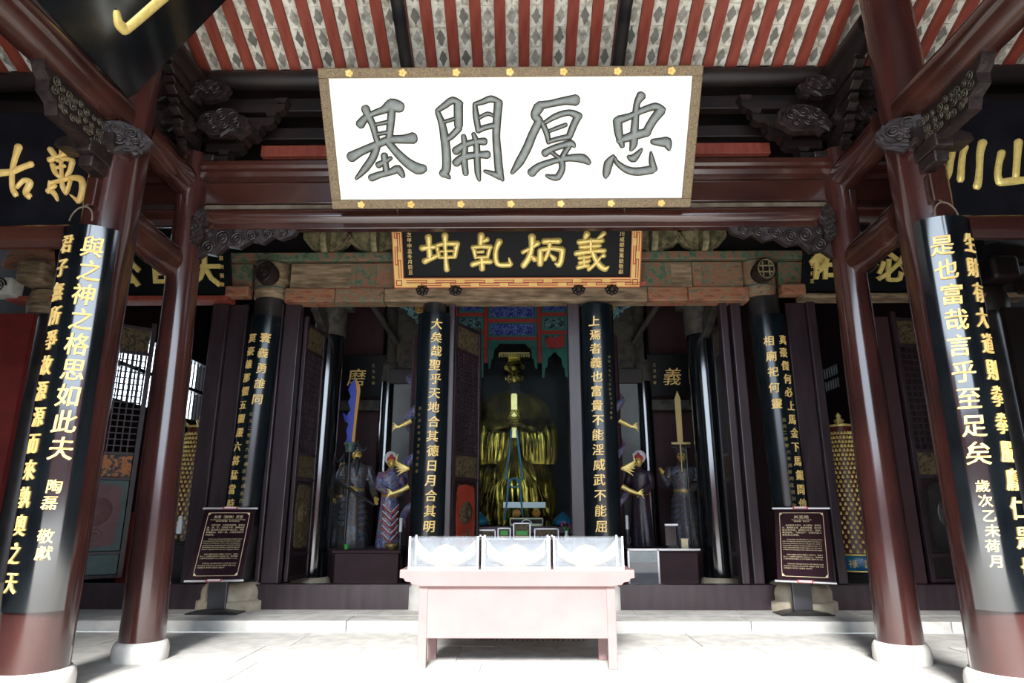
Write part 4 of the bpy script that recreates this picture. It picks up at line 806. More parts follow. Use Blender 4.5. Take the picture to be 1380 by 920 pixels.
for (xa, xb, zt) in ((-.58, .46, 5.05), (.56, 1.10, 4.86), (-1.23, -.68, 4.86)):
    w_ = xb - xa; P = [(xa, zt), (xb, zt), (xb, zt - .62), (xb - .05, zt - .60), (xb - .07, zt - .42), (xb - .11, zt - .38), (xb - .13, zt - .2), (xb - .20, zt - .15), (xb - .24, zt - .08), (xa + .24, zt - .08), (xa + .20, zt - .15), (xa + .13, zt - .2), (xa + .11, zt - .38), (xa + .07, zt - .42), (xa + .05, zt - .60), (xa, zt - .62)]
    m = MB(); m.prism(P, (0, 13.56, 0), XU, ZU, YU, .04); build('cusped_arch', m, 'niche_t', t)
m = MB(); P = [(.62, 5.02), (.72, 5.10), (.84, 5.06), (.96, 5.14), (1.04, 5.12), (1.03, 4.90), (.94, 4.83), (.83, 4.86), (.70, 4.83)]; m.prism(P, (0, 13.46, 0), XU, ZU, YU, .05)
tag(build('red_bow', m, 'niche_r'), 'red cloth bow tied on the right panel of the painted shrine canopy', 'cloth', kind='thing')
tag(build('wall_shrine', MB().box((-1.9, 14.3, .1), (1.9, 14.4, 6.5)), 'blackm'), kind='structure')
# glazed statue cabinet base + pane
t = thing('glass_screen', (0.1, 12.0, 1.1), 'dark-framed glass screen in front of the gold seated statue', 'glass screen')
build('pane', MB().box((-.95, 12.0, 1.26), (1.15, 12.012, 4.5)), 'pane', t)
bevel(build('lower_rail', MB().box((-1.0, 11.95, 1.14), (1.2, 12.06, 1.26)), 'frame', t), .01)
for x in (-1.0, 1.15): bevel(build('upright', MB().box((x - .04, 11.96, 1.14), (x + .04, 12.05, 4.5)), 'frame', t), .01)
bevel(build('base_panel', MB().box((-1.0, 12.0, .1), (1.2, 12.1, 1.14)), 'dkred', t), .01)
def table_thing(name, label, x0, x1, y0, y1, zt, z0, m, skirt=True, cat='table'):
    t = thing(name, ((x0 + x1) / 2, (y0 + y1) / 2, z0), label, cat)
    bevel(build('table_top', MB().box((x0, y0, zt - .05), (x1, y1, zt)), m, t), .01)
    if skirt: bevel(build('front_panel', MB().box((x0 + .04, y0 + .03, z0), (x1 - .04, y0 + .06, zt - .05)), m, t), .008)
    for x in (x0 + .04, x1 - .10):
        for y in (y0 + .05, y1 - .11): bevel(build('leg', MB().box((x, y, z0), (x + .06, y + .06, zt - .05)), m, t), .006)
    return t
table_thing('altar_table', 'maroon altar table crowded with framed offerings before the glass screen', -.95, 1.15, 11.2, 11.85, 1.06, .1, 'dkred')
table_thing('altar_table', 'dark maroon altar table in the left bay in front of the statues', -2.98, -1.86, 11.2, 11.75, .90, .1, 'dkred')
table_thing('side_table', 'low dark side table behind the left information stand', -5.6, -4.9, 10.7, 11.0, 1.05, .1, 'blackpost')
t = table_thing('altar_table', 'glass-fronted maroon counter in the right bay beside the doorway', 1.82, 3.0, 11.2, 11.75, .92, .1, 'dkred')
for x in (1.82, 2.30): build('metal_edge', MB().box((x, 11.17, .1), (x + .03, 11.2, .92)), 'metalw', t)
build('metal_edge', MB().box((1.82, 11.17, .90), (3.0, 11.2, .93)), 'metalw', t); build('glass_front', MB().box((1.85, 11.175, .1), (2.3, 11.185, .9)), 'acryl', t)
build('green_valance', MB().box((1.85, 11.19, .72), (2.3, 11.2, .88)), 'teal', t)
def picture(label, x0, x1, z0, z1, y=11.4, green=False, group=None):
    t = thing('framed_offering', ((x0 + x1) / 2, y, z0), label, 'picture frame')
    for a, b in (((x0, z0), (x1, z0 + .018)), ((x0, z1 - .018), (x1, z1)), ((x0, z0), (x0 + .018, z1)), ((x1 - .018, z0), (x1, z1))):
        build('frame_edge', MB().box((a[0], y - .02, a[1]), (b[0], y + .02, b[1])), 'metalw', t)
    build('backing', MB().box((x0 + .01, y, z0 + .01), (x1 - .01, y + .015, z1 - .01)), 'goldcarve', t)
    if green: build('green_card', MB().box((x0 + .05, y - .015, z0 + .07), (x1 - .05, y - .008, z0 + .14)), 'green', t); build('yellow_strip', MB().box((x0 + .02, y - .012, z0 + .04), (x1 - .02, y - .006, z0 + .06)), 'orange', t)
picture('wide low white-edged frame at the left of the altar', -.66, -.32, 1.06, 1.22)
picture('small white-edged frame with a green card, second from the left on the altar', -.29, -.07, 1.06, 1.25, green=True)
picture('tallest white-edged frame with a green card in the middle of the altar', -.03, .26, 1.06, 1.33, green=True)
picture('wide white-edged frame at the right of the altar', .32, .73, 1.06, 1.24)
t = thing('flower_vase', (.86, 11.45, 1.06), 'clear little vase of violet flowers at the right end of the altar', 'vase')
build('vase_body', MB().lathe([(.03, 0), (.045, .05), (.025, .10), (.035, .14)], (.86, 11.45, 1.06), 12), 'whitep', t)
for k in range(7):
    a = k * .9; e = (.86 + .08 * math.cos(a), 11.45 + .05 * math.sin(a), 1.27 + .03 * (k % 3)); build('stem', MB().tube([(.86, 11.45, 1.18), e], .004, 5), 'green', t); build('blossom', MB().ball(e, .028, seg=8, n=6), 'flower', t)
t = thing('offering_tray', (.2, 12.2, 1.26), 'pale tray of offerings behind the glass at the statue base', 'tray')
build('tray_rim', MB().box((-.1, 12.2, 1.26), (.5, 12.24, 1.30)).box((-.1, 12.2, 1.38), (.5, 12.24, 1.40)).box((-.1, 12.2, 1.26), (-.08, 12.24, 1.4)).box((.48, 12.2, 1.26), (.5, 12.24, 1.4)), 'cream', t)
build('tray_arch', MB().tube([(.1 + .1 * math.cos(a) + .1, 12.19, 1.27 + .1 * math.sin(a)) for a in [math.pi * i / 10 for i in range(11)]], .012, 6), 'whitep', t)
tag(build('pale_bar', MB().box((-.22, 12.35, 1.58), (.55, 12.42, 1.68)), 'whitep'), 'long pale bar seen through the glass before the statue', 'light box', kind='thing')  # plain white bar behind the cabinet glass
for k, x in enumerate((.03, .38)): tag(build('fruit', MB().ball((x, 12.3, 1.48), .08, sz=.85), 'peach'), ('round orange fruit at the statue base, left one', 'round orange fruit at the statue base, right one')[k], 'fruit', kind='thing')
tag(build('fruit_stand', MB().box((-.1, 12.22, 1.26), (.5, 12.36, 1.41)), 'dkred'), 'low maroon stand under the two orange fruits', 'stand', kind='thing')
for k, x in enumerate((-.66, .86)):
    m = MB(); m.lathe([(.03, 0), (.2, .03), (.16, .12), (.05, .22), (.001, .25)], (x, 12.35, 1.26), 14); tag(build('lotus_lamp', m, 'bluebase'), ('pale blue lotus-shaped ornament left of the statue foot', 'pale blue lotus-shaped ornament right of the statue foot')[k], 'ornament', kind='thing')
tag(build('statue_plinth', MB().box((-.9, 12.12, .1), (1.05, 14.2, 1.26)), 'dkred'), 'maroon plinth carrying the gold seated statue', 'plinth', kind='thing')
# ------------------------------------------------------------------ figures
def ring(c, rx, ry, folds=0, amp=0, ph=0, n=48, yaw=0):
    out = []
    for k in range(n):
        a = 2 * math.pi * k / n; f = 1 + amp * math.cos(folds * a + ph) + amp * .5 * math.cos((folds * 2 - 3) * a + ph * 2); x, y = math.cos(a) * rx * f, math.sin(a) * ry * f
        out.append(Vector((c[0] + x * math.cos(yaw) - y * math.sin(yaw), c[1] + x * math.sin(yaw) + y * math.cos(yaw), c[2])))
    return out
def hand(mb, c, fwd, up, s, curl=.5):
    c, fwd, up = Vector(c), Vector(fwd).normalized(), Vector(up).normalized(); sd = fwd.cross(up).normalized()
    mb.tube([c, c + fwd * s * .5, c + fwd * s * .95], [s * .26, s * .42, s * .38], 10, sy=.5)
    for k in range(4):
        b = c + fwd * s * .9 + sd * s * (-.3 + .2 * k); L = s * (.75, .9, .85, .65)[k]; d1 = fwd; d2 = (fwd - up * curl).normalized(); d3 = (fwd * .3 - up * curl * 1.6).normalized()
        mb.tube([b, b + d1 * L * .4, b + d1 * L * .4 + d2 * L * .35, b + d1 * L * .4 + d2 * L * .35 + d3 * L * .25], [s * .10, s * .095, s * .085, s * .06], 7)
    b = c + fwd * s * .25 - sd * s * .32; mb.tube([b, b - sd * s * .28 + fwd * s * .25, b - sd * s * .25 + fwd * s * .55], [s * .12, s * .11, s * .08], 7)
def figure(label, x, y, z, h, yaw, body, headm, arms, hat, girth=1.0, beard=False, halo=False, kind='robe', chev=False, hm='skin'):
    t = thing('temple_statue', (x, y, z), label, 'statue'); Q = Matrix.Rotation(yaw, 3, 'Z')
    def L(px, py, pz): return Vector((x, y, z)) + Q @ Vector((px * h, py * h, pz * h))
    m = MB(); prof = [(0, .125, .10, .06), (.04, .135, .11, .06), (.15, .125, .10, .05), (.30, .115, .095, .04), (.42, .105, .085, .03), (.52, .098, .075, .015), (.58, .088, .068, .01), (.66, .10, .075, .01), (.74, .118, .078, 0), (.79, .122, .072, 0), (.82, .10, .06, 0), (.84, .045, .04, 0), (.87, .034, .034, 0)]
    m.loft([ring(L(0, .01 * math.sin(zz * 5), zz), rx * h * girth, ry * h * girth, 9, am, zz * 3, yaw=yaw) for zz, rx, ry, am in prof])
    H = []
    for k, (el, wr, rad) in enumerate(arms):
        sxn = -1 if k == 0 else 1; sh = (sxn * .115 * girth, 0, .785)
        m.tube([L(sxn * .06, 0, .78), L(*sh), L(*[(a + b) / 2 for a, b in zip(sh, el)]), L(*el), L(*[(a * .4 + b * .6) for a, b in zip(el, wr)]), L(*wr)], [.05 * h, .05 * h, .046 * h, .040 * h, .036 * h * rad, .030 * h * rad], 14)
        H.append((L(*el), L(*wr)))
    build('body', m, body, t)
    if kind == 'armour':
        m = MB()
        for q in (-1, 1):
            for j in range(4): m = MB(); m.loft([ring(L(q * .125, 0, .80 - .035 * j), (.040 + .006 * j) * h, .045 * h, 0, 0, yaw=yaw, n=16), ring(L(q * .13, 0, .775 - .035 * j), (.046 + .006 * j) * h, .05 * h, 0, 0, yaw=yaw, n=16)]); build('shoulder_plate', m, body, t)
        for j in range(5): m = MB(); m.loft([ring(L(0, 0, .50 - .06 * j), (.105 + .005 * j) * h * girth, .088 * h * girth, 8, .03, yaw=yaw), ring(L(0, 0, .455 - .06 * j), (.114 + .005 * j) * h * girth, .097 * h * girth, 8, .03, yaw=yaw)]); build('skirt_plate', m, body, t)
    m = MB(); m.loft([ring(L(0, 0, .555), .093 * h * girth, .073 * h * girth, yaw=yaw), ring(L(0, 0, .585), .093 * h * girth, .073 * h * girth, yaw=yaw)]); build('belt', m, 'orange' if kind != 'armour' else 'goldd', t)
    if chev:
        m = MB()
        for j in range(5):
            zc = .06 + .075 * j
            for q in (-1, 1):
                P = [L(q * (.005 + .085 * k / 4), -(.112 - .035 * (k / 4) ** 2), zc + .085 * k / 4) for k in range(5)]
                m.tube(P, .007 * h, 5)
        build('chevron_trim', m, 'redlab', t)
        m = MB()
        for j in range(5):
            zc = .085 + .075 * j
            for q in (-1, 1): m.tube([L(q * (.005 + .085 * k / 4), -(.112 - .035 * (k / 4) ** 2), zc + .085 * k / 4) for k in range(5)], .005 * h, 5)
        build('chevron_trim', m, 'whitep', t)
    hd = MB(); c = L(0, -.012, .925)
    hd.ball(c, .048 * h, sx=.92, sy=1.0, sz=1.25, seg=18, n=12)
    hd.tube([L(0, -.058, .945), L(0, -.068, .922), L(0, -.060, .915)], [.006 * h, .010 * h, .008 * h], 8)          # nose
    for q in (-1, 1):
        hd.ball(L(q * .046, -.008, .925), .011 * h, sx=.5, sz=1.5, seg=8, n=6)                                 # ears
        hd.ball(L(q * .024, -.050, .912), .012 * h, sz=.8, seg=8, n=6)                                         # cheeks
        hd.tube([L(q * .010, -.060, .952), L(q * .034, -.048, .960)], .004 * h, 6)                               # brows
    hd.tube([L(-.014, -.058, .898), L(0, -.064, .896), L(.014, -.058, .898)], .004 * h, 6)                      # mouth
    ho = build('head', hd, hm, t)
    m = MB()
    for q in (-1, 1): m.ball(L(q * .019, -.056, .937), .007 * h, sz=.7, seg=8, n=6)
    build('eyes', m, 'hair', ho)
    if beard:
        m = MB(); m.tube([L(0, -.055, .895), L(0, -.085, .85), L(0, -.095, .78), L(0, -.095, .70)], [.022 * h, .03 * h, .024 * h, .004 * h], 10, sy=.6); build('beard', m, 'hair', ho)
    m = MB()
    if hat == 'helmet':
        m.lathe([(.052 * h, 0), (.056 * h, .02 * h), (.05 * h, .05 * h), (.025 * h, .075 * h), (.012 * h, .10 * h), (.001, .13 * h)], L(0, 0, .955), 16)
        for q in (-1, 1): m.tube([L(q * .05, 0, .97), L(q * .085, .01, .985), L(q * .10, .01, 1.02)], [.012 * h, .010 * h, .003 * h], 6)
        for k in range(7): a = math.pi * (k - 3) / 8; m.ball(L(.055 * math.sin(a), -.052 * math.cos(a), .985), .008 * h, seg=6, n=4)
    elif hat == 'crown':
        m.lathe([(.050 * h, 0), (.055 * h, .03 * h), (.06 * h, .08 * h), (.05 * h, .10 * h)], L(0, 0, .955), 16); m.tube([L(-.10, 0, 1.03), L(.10, 0, 1.03)], .006 * h, 6)
    else:
        m.lathe([(.051 * h, 0), (.052 * h, .03 * h), (.035 * h, .055 * h), (.001, .06 * h)], L(0, .008, .945), 16); m.ball(L(0, .01, 1.01), .022 * h, seg=10, n=8)
    build('headdress', m, 'cloth_dark' if hat != 'bun' else 'redlab', t)
    if halo:
        m = MB(); m.lathe([(.072 * h, 0), (.074 * h, .01), (.001, .012)], L(.0, .05, .99), 24, ax=(0, -1, 0)); build('halo_disc', m, 'whitep', t)
    for k, (e, wv) in enumerate(H):
        m = MB(); hand(m, wv, wv - e, ZU if k else ZU, .052 * h, .6); build('hand', m, hm, t)
    return t, L
t, L = figure('painted robed attendant statue with a white disc behind the head, left of the doorway', -2.30, 12.35, .88, 1.62, R(22), 'cloth_blue', 'skin', (((-.14, -.03, .66), (-.04, -.14, .60), 1.3), ((.14, -.05, .64), (.06, -.15, .58), 1.3)), 'bun', halo=True, chev=True)
t, L = figure('armoured warrior statue holding the tall blue-bladed glaive, left bay', -2.95, 12.35, .88, 1.78, R(18), 'cloth_dark', 'skin', (((-.17, -.02, .66), (-.05, -.13, .60), 1.2), ((.18, -.03, .62), (.20, -.11, .50), 1.2)), 'helmet', girth=1.15, beard=True, kind='armour')
figure('second dark armoured statue standing behind the glaive bearer, left bay', -3.32, 12.85, .88, 1.60, R(15), 'cloth_dark', 'skin', (((-.16, 0, .64), (-.10, -.10, .55), 1.2), ((.16, 0, .64), (.10, -.10, .55), 1.2)), 'helmet', girth=1.1, kind='armour')
t, L = figure('dark wine-robed attendant statue with a white disc behind the head, right of the doorway', 2.28, 12.35, .90, 1.62, R(-22), 'cloth_wine', 'skin', (((-.14, -.05, .64), (-.10, -.16, .60), 1.3), ((.14, -.03, .66), (.05, -.13, .58), 1.3)), 'bun', halo=True)
t, L = figure('armoured warrior statue with one gold hand raised, right bay', 3.08, 12.35, .90, 1.72, R(-18), 'cloth_dark', 'skin', (((-.17, -.06, .62), (-.20, -.12, .74), 1.0), ((.17, -.03, .64), (.08, -.13, .58), 1.2)), 'crown', girth=1.2, kind='armour')
for sx, sd in ((-1, 'left'), (1, 'right')):
    x0, x1 = sorted((sx * 1.95, sx * 3.6)); tag(build('statue_plinth', MB().box((x0, 12.0, .1), (x1, 13.2, .88)), 'dkred'), 'dark plinth under the standing statues in the %s bay' % sd, 'plinth', kind='thing')
# glaive
t = thing('glaive', (-3.03, 12.1, .88), 'tall glaive with a cobalt-blue scalloped blade edged in amber', 'weapon')
build('pole', MB().tube([(-3.02, 12.1, .88), (-3.02, 12.1, 2.72)], .022, 8), 'blackpost', t)
m = MB(); P = [(-.09, 0), (.05, 0), (.07, .5), (.10, .95), (.09, 1.05), (.02, 1.17), (-.05, 1.10), (-.10, .98), (-.04, .84), (-.09, .74), (-.03, .60), (-.10, .48), (-.18, .56), (-.12, .38), (-.05, .34), (-.09, .20), (-.06, .1)]
m.prism(P, (-3.02, 12.08, 2.74), XU, ZU, YU, .03); build('blade', m, 'blue', t)
m = MB(); P = [(.03, 0), (.08, 0), (.10, .5), (.13, .95), (.115, 1.06), (.02, 1.19), (.05, 1.06), (.07, .93), (.05, .5)]; m.prism(P, (-3.02, 12.07, 2.74), XU, ZU, YU, .05); build('amber_edge', m, 'orange', t)
build('collar', MB().lathe([(.10, 0), (.12, .03), (.10, .06)], (-3.02, 12.1, 2.68), 14).lathe([(.075, -.12), (.09, 0)], (-3.02, 12.1, 2.68), 14), 'teal', t)
t = thing('long_sword', (3.02, 12.15, .9), 'tall dull-gold sword held upright in the right bay', 'weapon')
build('blade', MB().prism([(-.05, 0), (.05, 0), (.055, .8), (0, .95), (-.055, .8)], (3.02, 12.13, 2.74), XU, ZU, YU, .03), 'goldd', t); build('hilt', MB().tube([(3.02, 12.14, 2.2), (3.02, 12.14, 2.74)], .02, 8).box((2.86, 12.12, 2.70), (3.2, 12.17, 2.74)), 'goldd', t)
tag(build('iron_rod', MB().tube([(3.06, 11.9, .9), (3.06, 11.9, 2.6)], .018, 8), 'blackpost'), 'thin black rod standing before the right warrior statue', 'rod', kind='thing')
t = thing('shoulder_staff', (-2.9, 12.1, 1.6), 'dark staff held slantwise across the left warrior statue', 'weapon'); build('pole', MB().tube([(-3.3, 12.12, 2.1), (-2.5, 12.0, 1.62)], .022, 8), 'blackpost', t)
# golden seated statue
GX, GY = -.02, 13.0
t = thing('seated_statue', (GX, GY, 1.26), 'huge gilded seated deity holding an upright gold tablet inside the central doorway', 'statue')
m = MB(); rings = []
for zz, rx, ry, am in ((1.26, .72, .56, .07), (1.5, .73, .58, .075), (1.8, .74, .60, .075), (2.1, .70, .58, .065), (2.35, .66, .50, .05), (2.55, .52, .38, .03), (2.9, .46, .32, .02), (3.3, .48, .30, .015), (3.6, .50, .27, .01), (3.74, .40, .22, 0), (3.82, .20, .15, 0), (3.88, .12, .12, 0), (3.98, .12, .12, 0)):
    rings.append(ring((GX, GY, zz), rx, ry, 17, am, zz * 1.5, n=120))
m.loft(rings)
for q in (-1, 1):
    m.tube([(GX + q * .30, GY, 3.62), (GX + q * .50, GY - .05, 3.45), (GX + q * .60, GY - .18, 3.10), (GX + q * .42, GY - .36, 3.05), (GX + q * .12, GY - .46, 3.12)], [.20, .20, .20, .17, .12], 20)
    rr = []
    for zz, ox, rx, ry in ((3.16, .38, .28, .13), (3.08, .42, .36, .16), (2.9, .43, .38, .17), (2.7, .44, .37, .17), (2.5, .46, .33, .15), (2.38, .47, .28, .12)):
        rr.append(ring((GX + q * ox, GY - .30, zz), rx, ry, 15, .06, 0, n=90))
    m.loft(rr)
build('body', m, 'golds', t)
m = MB()
for q in (-1, 1):
    for k in range(9):
        a = (k - 4) / 4.5; x = GX + q * (.43 + .30 * a); y = GY - .30 - .17 * math.sqrt(max(0, 1 - a * a)) - .01
        m.tube([(x * .9 + GX * .1 - q * .03, y, 3.12), (x, y - .02, 2.9), (x + q * .01, y - .02, 2.65), (x + q * .02, y + .01, 2.42)], [.010, .018, .020, .008], 6)
    for k in range(8):
        a = k / 7; m.tube([(GX + q * (.06 + .1 * a), GY - .55, 2.4 - .1 * a), (GX + q * (.14 + .36 * a), GY - .60 + .12 * a * a, 1.95), (GX + q * (.10 + .62 * a), GY - .53 + .30 * a * a, 1.36)], [.008, .018, .014], 6)
    for k in range(5): m.tube([(GX + q * (.14 + .06 * k), GY - .24 - .01 * k, 3.62), (GX + q * (.20 + .08 * k), GY - .32, 3.35), (GX + q * (.16 + .05 * k), GY - .40, 3.15)], [.008, .014, .008], 6)
build('robe_folds', m, 'golds', t)
m = MB(); c = (GX, GY - .05, 4.10); m.ball(c, .17, sx=.95, sy=1, sz=1.3, seg=24, n=16)
m.tube([(GX, GY - .21, 4.16), (GX, GY - .25, 4.08), (GX, GY - .22, 4.05)], [.018, .032, .026], 8)
for q in (-1, 1):
    m.ball((GX + q * .17, GY - .04, 4.10), .04, sx=.5, sz=1.7, seg=10, n=8); m.ball((GX + q * .08, GY - .19, 4.06), .04, seg=10, n=8)
    m.tube([(GX + q * .03, GY - .215, 4.18), (GX + q * .08, GY - .205, 4.22), (GX + q * .13, GY - .16, 4.21)], .012, 6)
m.tube([(GX - .05, GY - .21, 3.99), (GX, GY - .225, 3.985), (GX + .05, GY - .21, 3.99)], .011, 6)
hd = build('head', m, 'golds', t)
m = MB()
for q in (-1, 1): m.ball((GX + q * .065, GY - .205, 4.15), .022, sz=.5, seg=8, n=6)
build('eyes', m, 'hair', hd)
m = MB(); m.tube([(GX, GY - .17, 3.98), (GX, GY - .26, 3.85), (GX, GY - .30, 3.72), (GX, GY - .31, 3.60)], [.07, .10, .08, .02], 14, sy=.6)
for q in (-1, 1): m.tube([(GX + q * .03, GY - .22, 4.01), (GX + q * .09, GY - .24, 3.92), (GX + q * .10, GY - .26, 3.78)], [.014, .018, .005], 6)
build('beard', m, 'hair', hd)
m = MB(); m.lathe([(.17, 0), (.19, .04), (.185, .12), (.16, .2)], (GX, GY - .03, 4.22), 20)
for k in range(9): a = math.pi * (k - 4) / 9; m.ball((GX + .19 * math.sin(a), GY - .03 - .19 * math.cos(a), 4.30), .026, seg=8, n=6)
for q in (-1, 1): spiral(m, (GX + q * .16, GY - .15, 4.30), XU, ZU, (0, -1, 0), .05, 1.5, .014, q)
cr = build('crown', m, 'golds', t)
m = MB(); m.box((GX - .30, GY - .35, 4.52), (GX + .30, GY + .25, 4.56)).box((GX - .12, GY - .1, 4.40), (GX + .12, GY + .1, 4.52)); build('crown_board', m, 'golds', t)
m = MB()
for k in range(13): x = GX - .29 + .58 * k / 12; m.lathe([(.001, -.07), (.02, -.04), (.022, 0)], (x, GY - .355, 4.52), 6); 
m.box((GX - .30, GY - .37, 4.53), (GX + .30, GY - .35, 4.56)); build('bead_fringe', m, 'goldd', t)
m = MB(); m.prism([(-.045, -.28), (.045, -.28), (.06, .52), (.04, .56), (-.04, .56), (-.06, .52)], (GX, GY - .56, 3.14), XU, ZU, (0, 1, .0), .03); build('tablet', m, 'gold', t)
for q in (-1, 1):
    m = MB(); m.tube([(GX + q * .20, GY - .50, 3.08), (GX + q * .08, GY - .58, 3.12), (GX + q * .03, GY - .60, 3.14)], [.06, .075, .06], 10)
    for k in range(4): z_ = 3.06 + .052 * k; m.tube([(GX + q * .11, GY - .58, z_), (GX + q * .05, GY - .635, z_ + .01), (GX - q * .05, GY - .63, z_ + .012 - .008 * k)], [.026, .027, .02], 8)
    m.tube([(GX + q * .10, GY - .56, 3.26), (GX + q * .04, GY - .60, 3.34), (GX + q * .01, GY - .60, 3.38)], [.03, .028, .02], 8)
    build('hand', m, 'golds', t)
m = MB()
for q in (-1, 1):
    m.tube([(GX + q * .05, GY - .62, 3.0), (GX + q * .10, GY - .62, 2.5), (GX + q * .16, GY - .66, 2.12), (GX + q * .05, GY - .68, 2.04)], .018, 6)
    m.tube([(GX + q * .10, GY - .68, 2.06), (GX + q * .13, GY - .66, 1.7), (GX + q * (.18 if q < 0 else .16), GY - .62, 1.36)], .018, 6)
m.tube([(GX + .10 * math.cos(a), GY - .68, 2.02 + .08 * math.sin(a)) for a in [2 * math.pi * i / 16 for i in range(17)]], .016, 6)
build('blue_ribbon', m, 'bluebase', t)
# coiled dragon columns flanking the shrine: gilt claws reach out past the couplet boards
for sx, sd in ((-1, 'left'), (1, 'right')):
    x = sx * 1.80; t = thing('dragon_column', (x, 12.0, .1), 'painted coiled-dragon column with gilt claws %s of the shrine' % sd, 'column')
    build('shaft', MB().lathe([(.14, 0), (.13, .3), (.13, 4.6)], (x, 12.0, .1), 18), 'dkred', t)
    P = [(x + .16 * math.cos(a), 12.0 + .16 * math.sin(a), 1.0 + .42 * a / math.pi) for a in [math.pi * i / 8 for i in range(57)]]
    build('dragon_coil', MB().tube(P, [.07 + .02 * math.sin(i * .35) for i in range(57)], 10), 'cloth_blue', t)
    for (z_, ln) in ((2.98, .30), (1.82, .34)):
        m = MB(); m.tube([(x + sx * .08, 11.85, z_ + .12), (x + sx * .2, 11.82, z_ + .05), (x + sx * ln, 11.8, z_)], [.05, .04, .028], 8)
        for k in range(4): a = -1 + .6 * k; m.tube([(x + sx * ln, 11.8, z_), (x + sx * (ln + .07), 11.78, z_ + .05 * a + .02), (x + sx * (ln + .11), 11.78, z_ + .09 * a)], [.018, .015, .003], 6)
        build('claw', m, 'gold', t)
    m = MB()
    for k in range(7): a = -.5 + .25 * k; m.tube([(x + sx * .08, 11.84, 2.25), (x + sx * (.2 + .02 * k), 11.8, 2.25 + .12 * a), (x + sx * (.34 - .02 * abs(k - 3)), 11.8, 2.25 + .26 * a)], [.03, .025, .004], 6)
    build('gilt_mane', m, 'gold', t)
# gold prayer towers
def tower(label, x, y, top, sh):
    t = thing('prayer_tower', (x, y, .1), label, 'prayer tower')
    build('black_stand', MB().lathe([(.42, 0), (.42, .08), (.30, .12), (.30, .36), (.40, .40), (.40, .46)], (x, y, .1), 28), 'blackpost', t)
    build('blue_band', MB().lathe([(.44, 0), (.46, .03), (.46, .22), (.44, .25)], (x, y, .56), 32), 'bluebase', t)
    build('gilt_rim', MB().lathe([(.46, 0), (.475, .015), (.46, .03)], (x, y, .81), 32).lathe([(.465, 0), (.47, .01), (.465, .02)], (x, y, .56), 32), 'gold', t)
    build('core', MB().lathe([(.42, 0), (.20, top - .84)], (x, y, .84), 28), 'towerred', t)
    m = MB(); n = int((top - .9) / .075)
    for j in range(n):
        q = j / n; r = .43 - .22 * q; z_ = .88 + j * .075; kk = 26
        for k in range(kk):
            a = 2 * math.pi * (k + .5 * (j % 2)) / kk
            if math.sin(a) > .45: continue
            m.lathe([(.024, -.024), (.027, .0), (.018, .022), (.001, .038)], (x + r * math.cos(a), y + r * math.sin(a), z_), 6, cap=False)
    tag(build('niche_figures', m, 'gold', t), kind='stuff')
    m = MB(); m.lathe([(.22, 0), (.24, .03), (.06, .07), (.09, .12), (.03, .17), (.05, .20), (.001, .27)], (x, y, top), 18)
    for k in range(6): a = math.pi * k / 3; m.tube([(x + .22 * math.cos(a), y + .22 * math.sin(a), top + .02), (x + .32 * math.cos(a), y + .32 * math.sin(a), top + .10)], [.02, .005], 5)
    build('finial', m, 'gold', t)
    for k, ch in enumerate('福祿壽喜'):
        m = MB(); th = R(-40 + 28 * k - 20); put(m, ch, 0, 0, .14, lambda a, b, c: Vector((x + (.462 + c) * math.sin(th + a / .46), y - (.462 + c) * math.cos(th + a / .46), .69 + b)), .0, .02); build('band_character', m, 'goldt', t)
tower('tall gold tower of tiny figures behind the left bare column', -5.62, 11.7, 2.95, -1)
tower('tall gold tower of tiny figures on a blue band behind the right information stand', 5.74, 11.7, 2.95, 1)
# candles and small altar things
def candle(label, x, y, z, zc, h=.22):
    t = thing('candle_holder', (x, y, z), label, 'candle'); build('stand', MB().lathe([(.07, 0), (.06, .03), (.02, .07), (.045, .12), (.018, .17), (.05, zc - z - .02), (.045, zc - z)], (x, y, z), 14), 'blackpost', t)
    build('wax', MB().lathe([(.026, 0), (.026, h), (.001, h + .01)], (x, y, zc), 12), 'whitep', t)
candle('white candle on a turned black stand, left bay altar', -1.92, 11.45, .90, 1.18)
candle('white candle on a black stand, right bay counter', 1.90, 11.6, .92, 1.22)
t = thing('thermos', (-5.35, 10.85, 1.05), 'white bottle standing in front of the left gold tower', 'bottle'); build('bottle_body', MB().lathe([(.045, 0), (.05, .02), (.05, .18), (.03, .22), (.03, .27), (.001, .28)], (-5.35, 10.85, 1.17), 14), 'whitep', t); build('stem', MB().lathe([(.04, 0), (.012, .02), (.012, .12)], (-5.35, 10.85, 1.05), 10), 'blackpost', t)
tag(build('offering_bowl', MB().lathe([(.05, 0), (.10, .04), (.12, .10), (.11, .10), (.09, .05), (.001, .03)], (-2.06, 11.4, .90), 20), 'goldd'), 'round bronze bowl on the left bay altar', 'bowl', kind='thing')
tag(build('green_cup', MB().lathe([(.03, 0), (.045, .08), (.04, .08), (.001, .02)], (-2.82, 11.45, .90), 12), 'green'), 'small green cup at the left end of the left bay altar', 'cup', kind='thing')
t = thing('table_sign', (2.62, 11.5, .92), 'small upright sign card on a dark foot, right bay counter', 'sign card'); build('foot', MB().box((2.55, 11.45, .92), (2.72, 11.58, .96)), 'blackpost', t); build('card', MB().box((2.52, 11.5, .96), (2.70, 11.52, 1.30)), 'maroon', t); build('card_edge', MB().box((2.52, 11.49, 1.28), (2.74, 11.53, 1.31)), 'metalw', t)
tag(build('yellow_box', MB().box((2.76, 11.42, .92), (2.87, 11.5, 1.06)).box((2.75, 11.41, 1.06), (2.88, 11.51, 1.075)), 'cream'), 'little pale yellow box on the right bay counter', 'box', kind='thing')
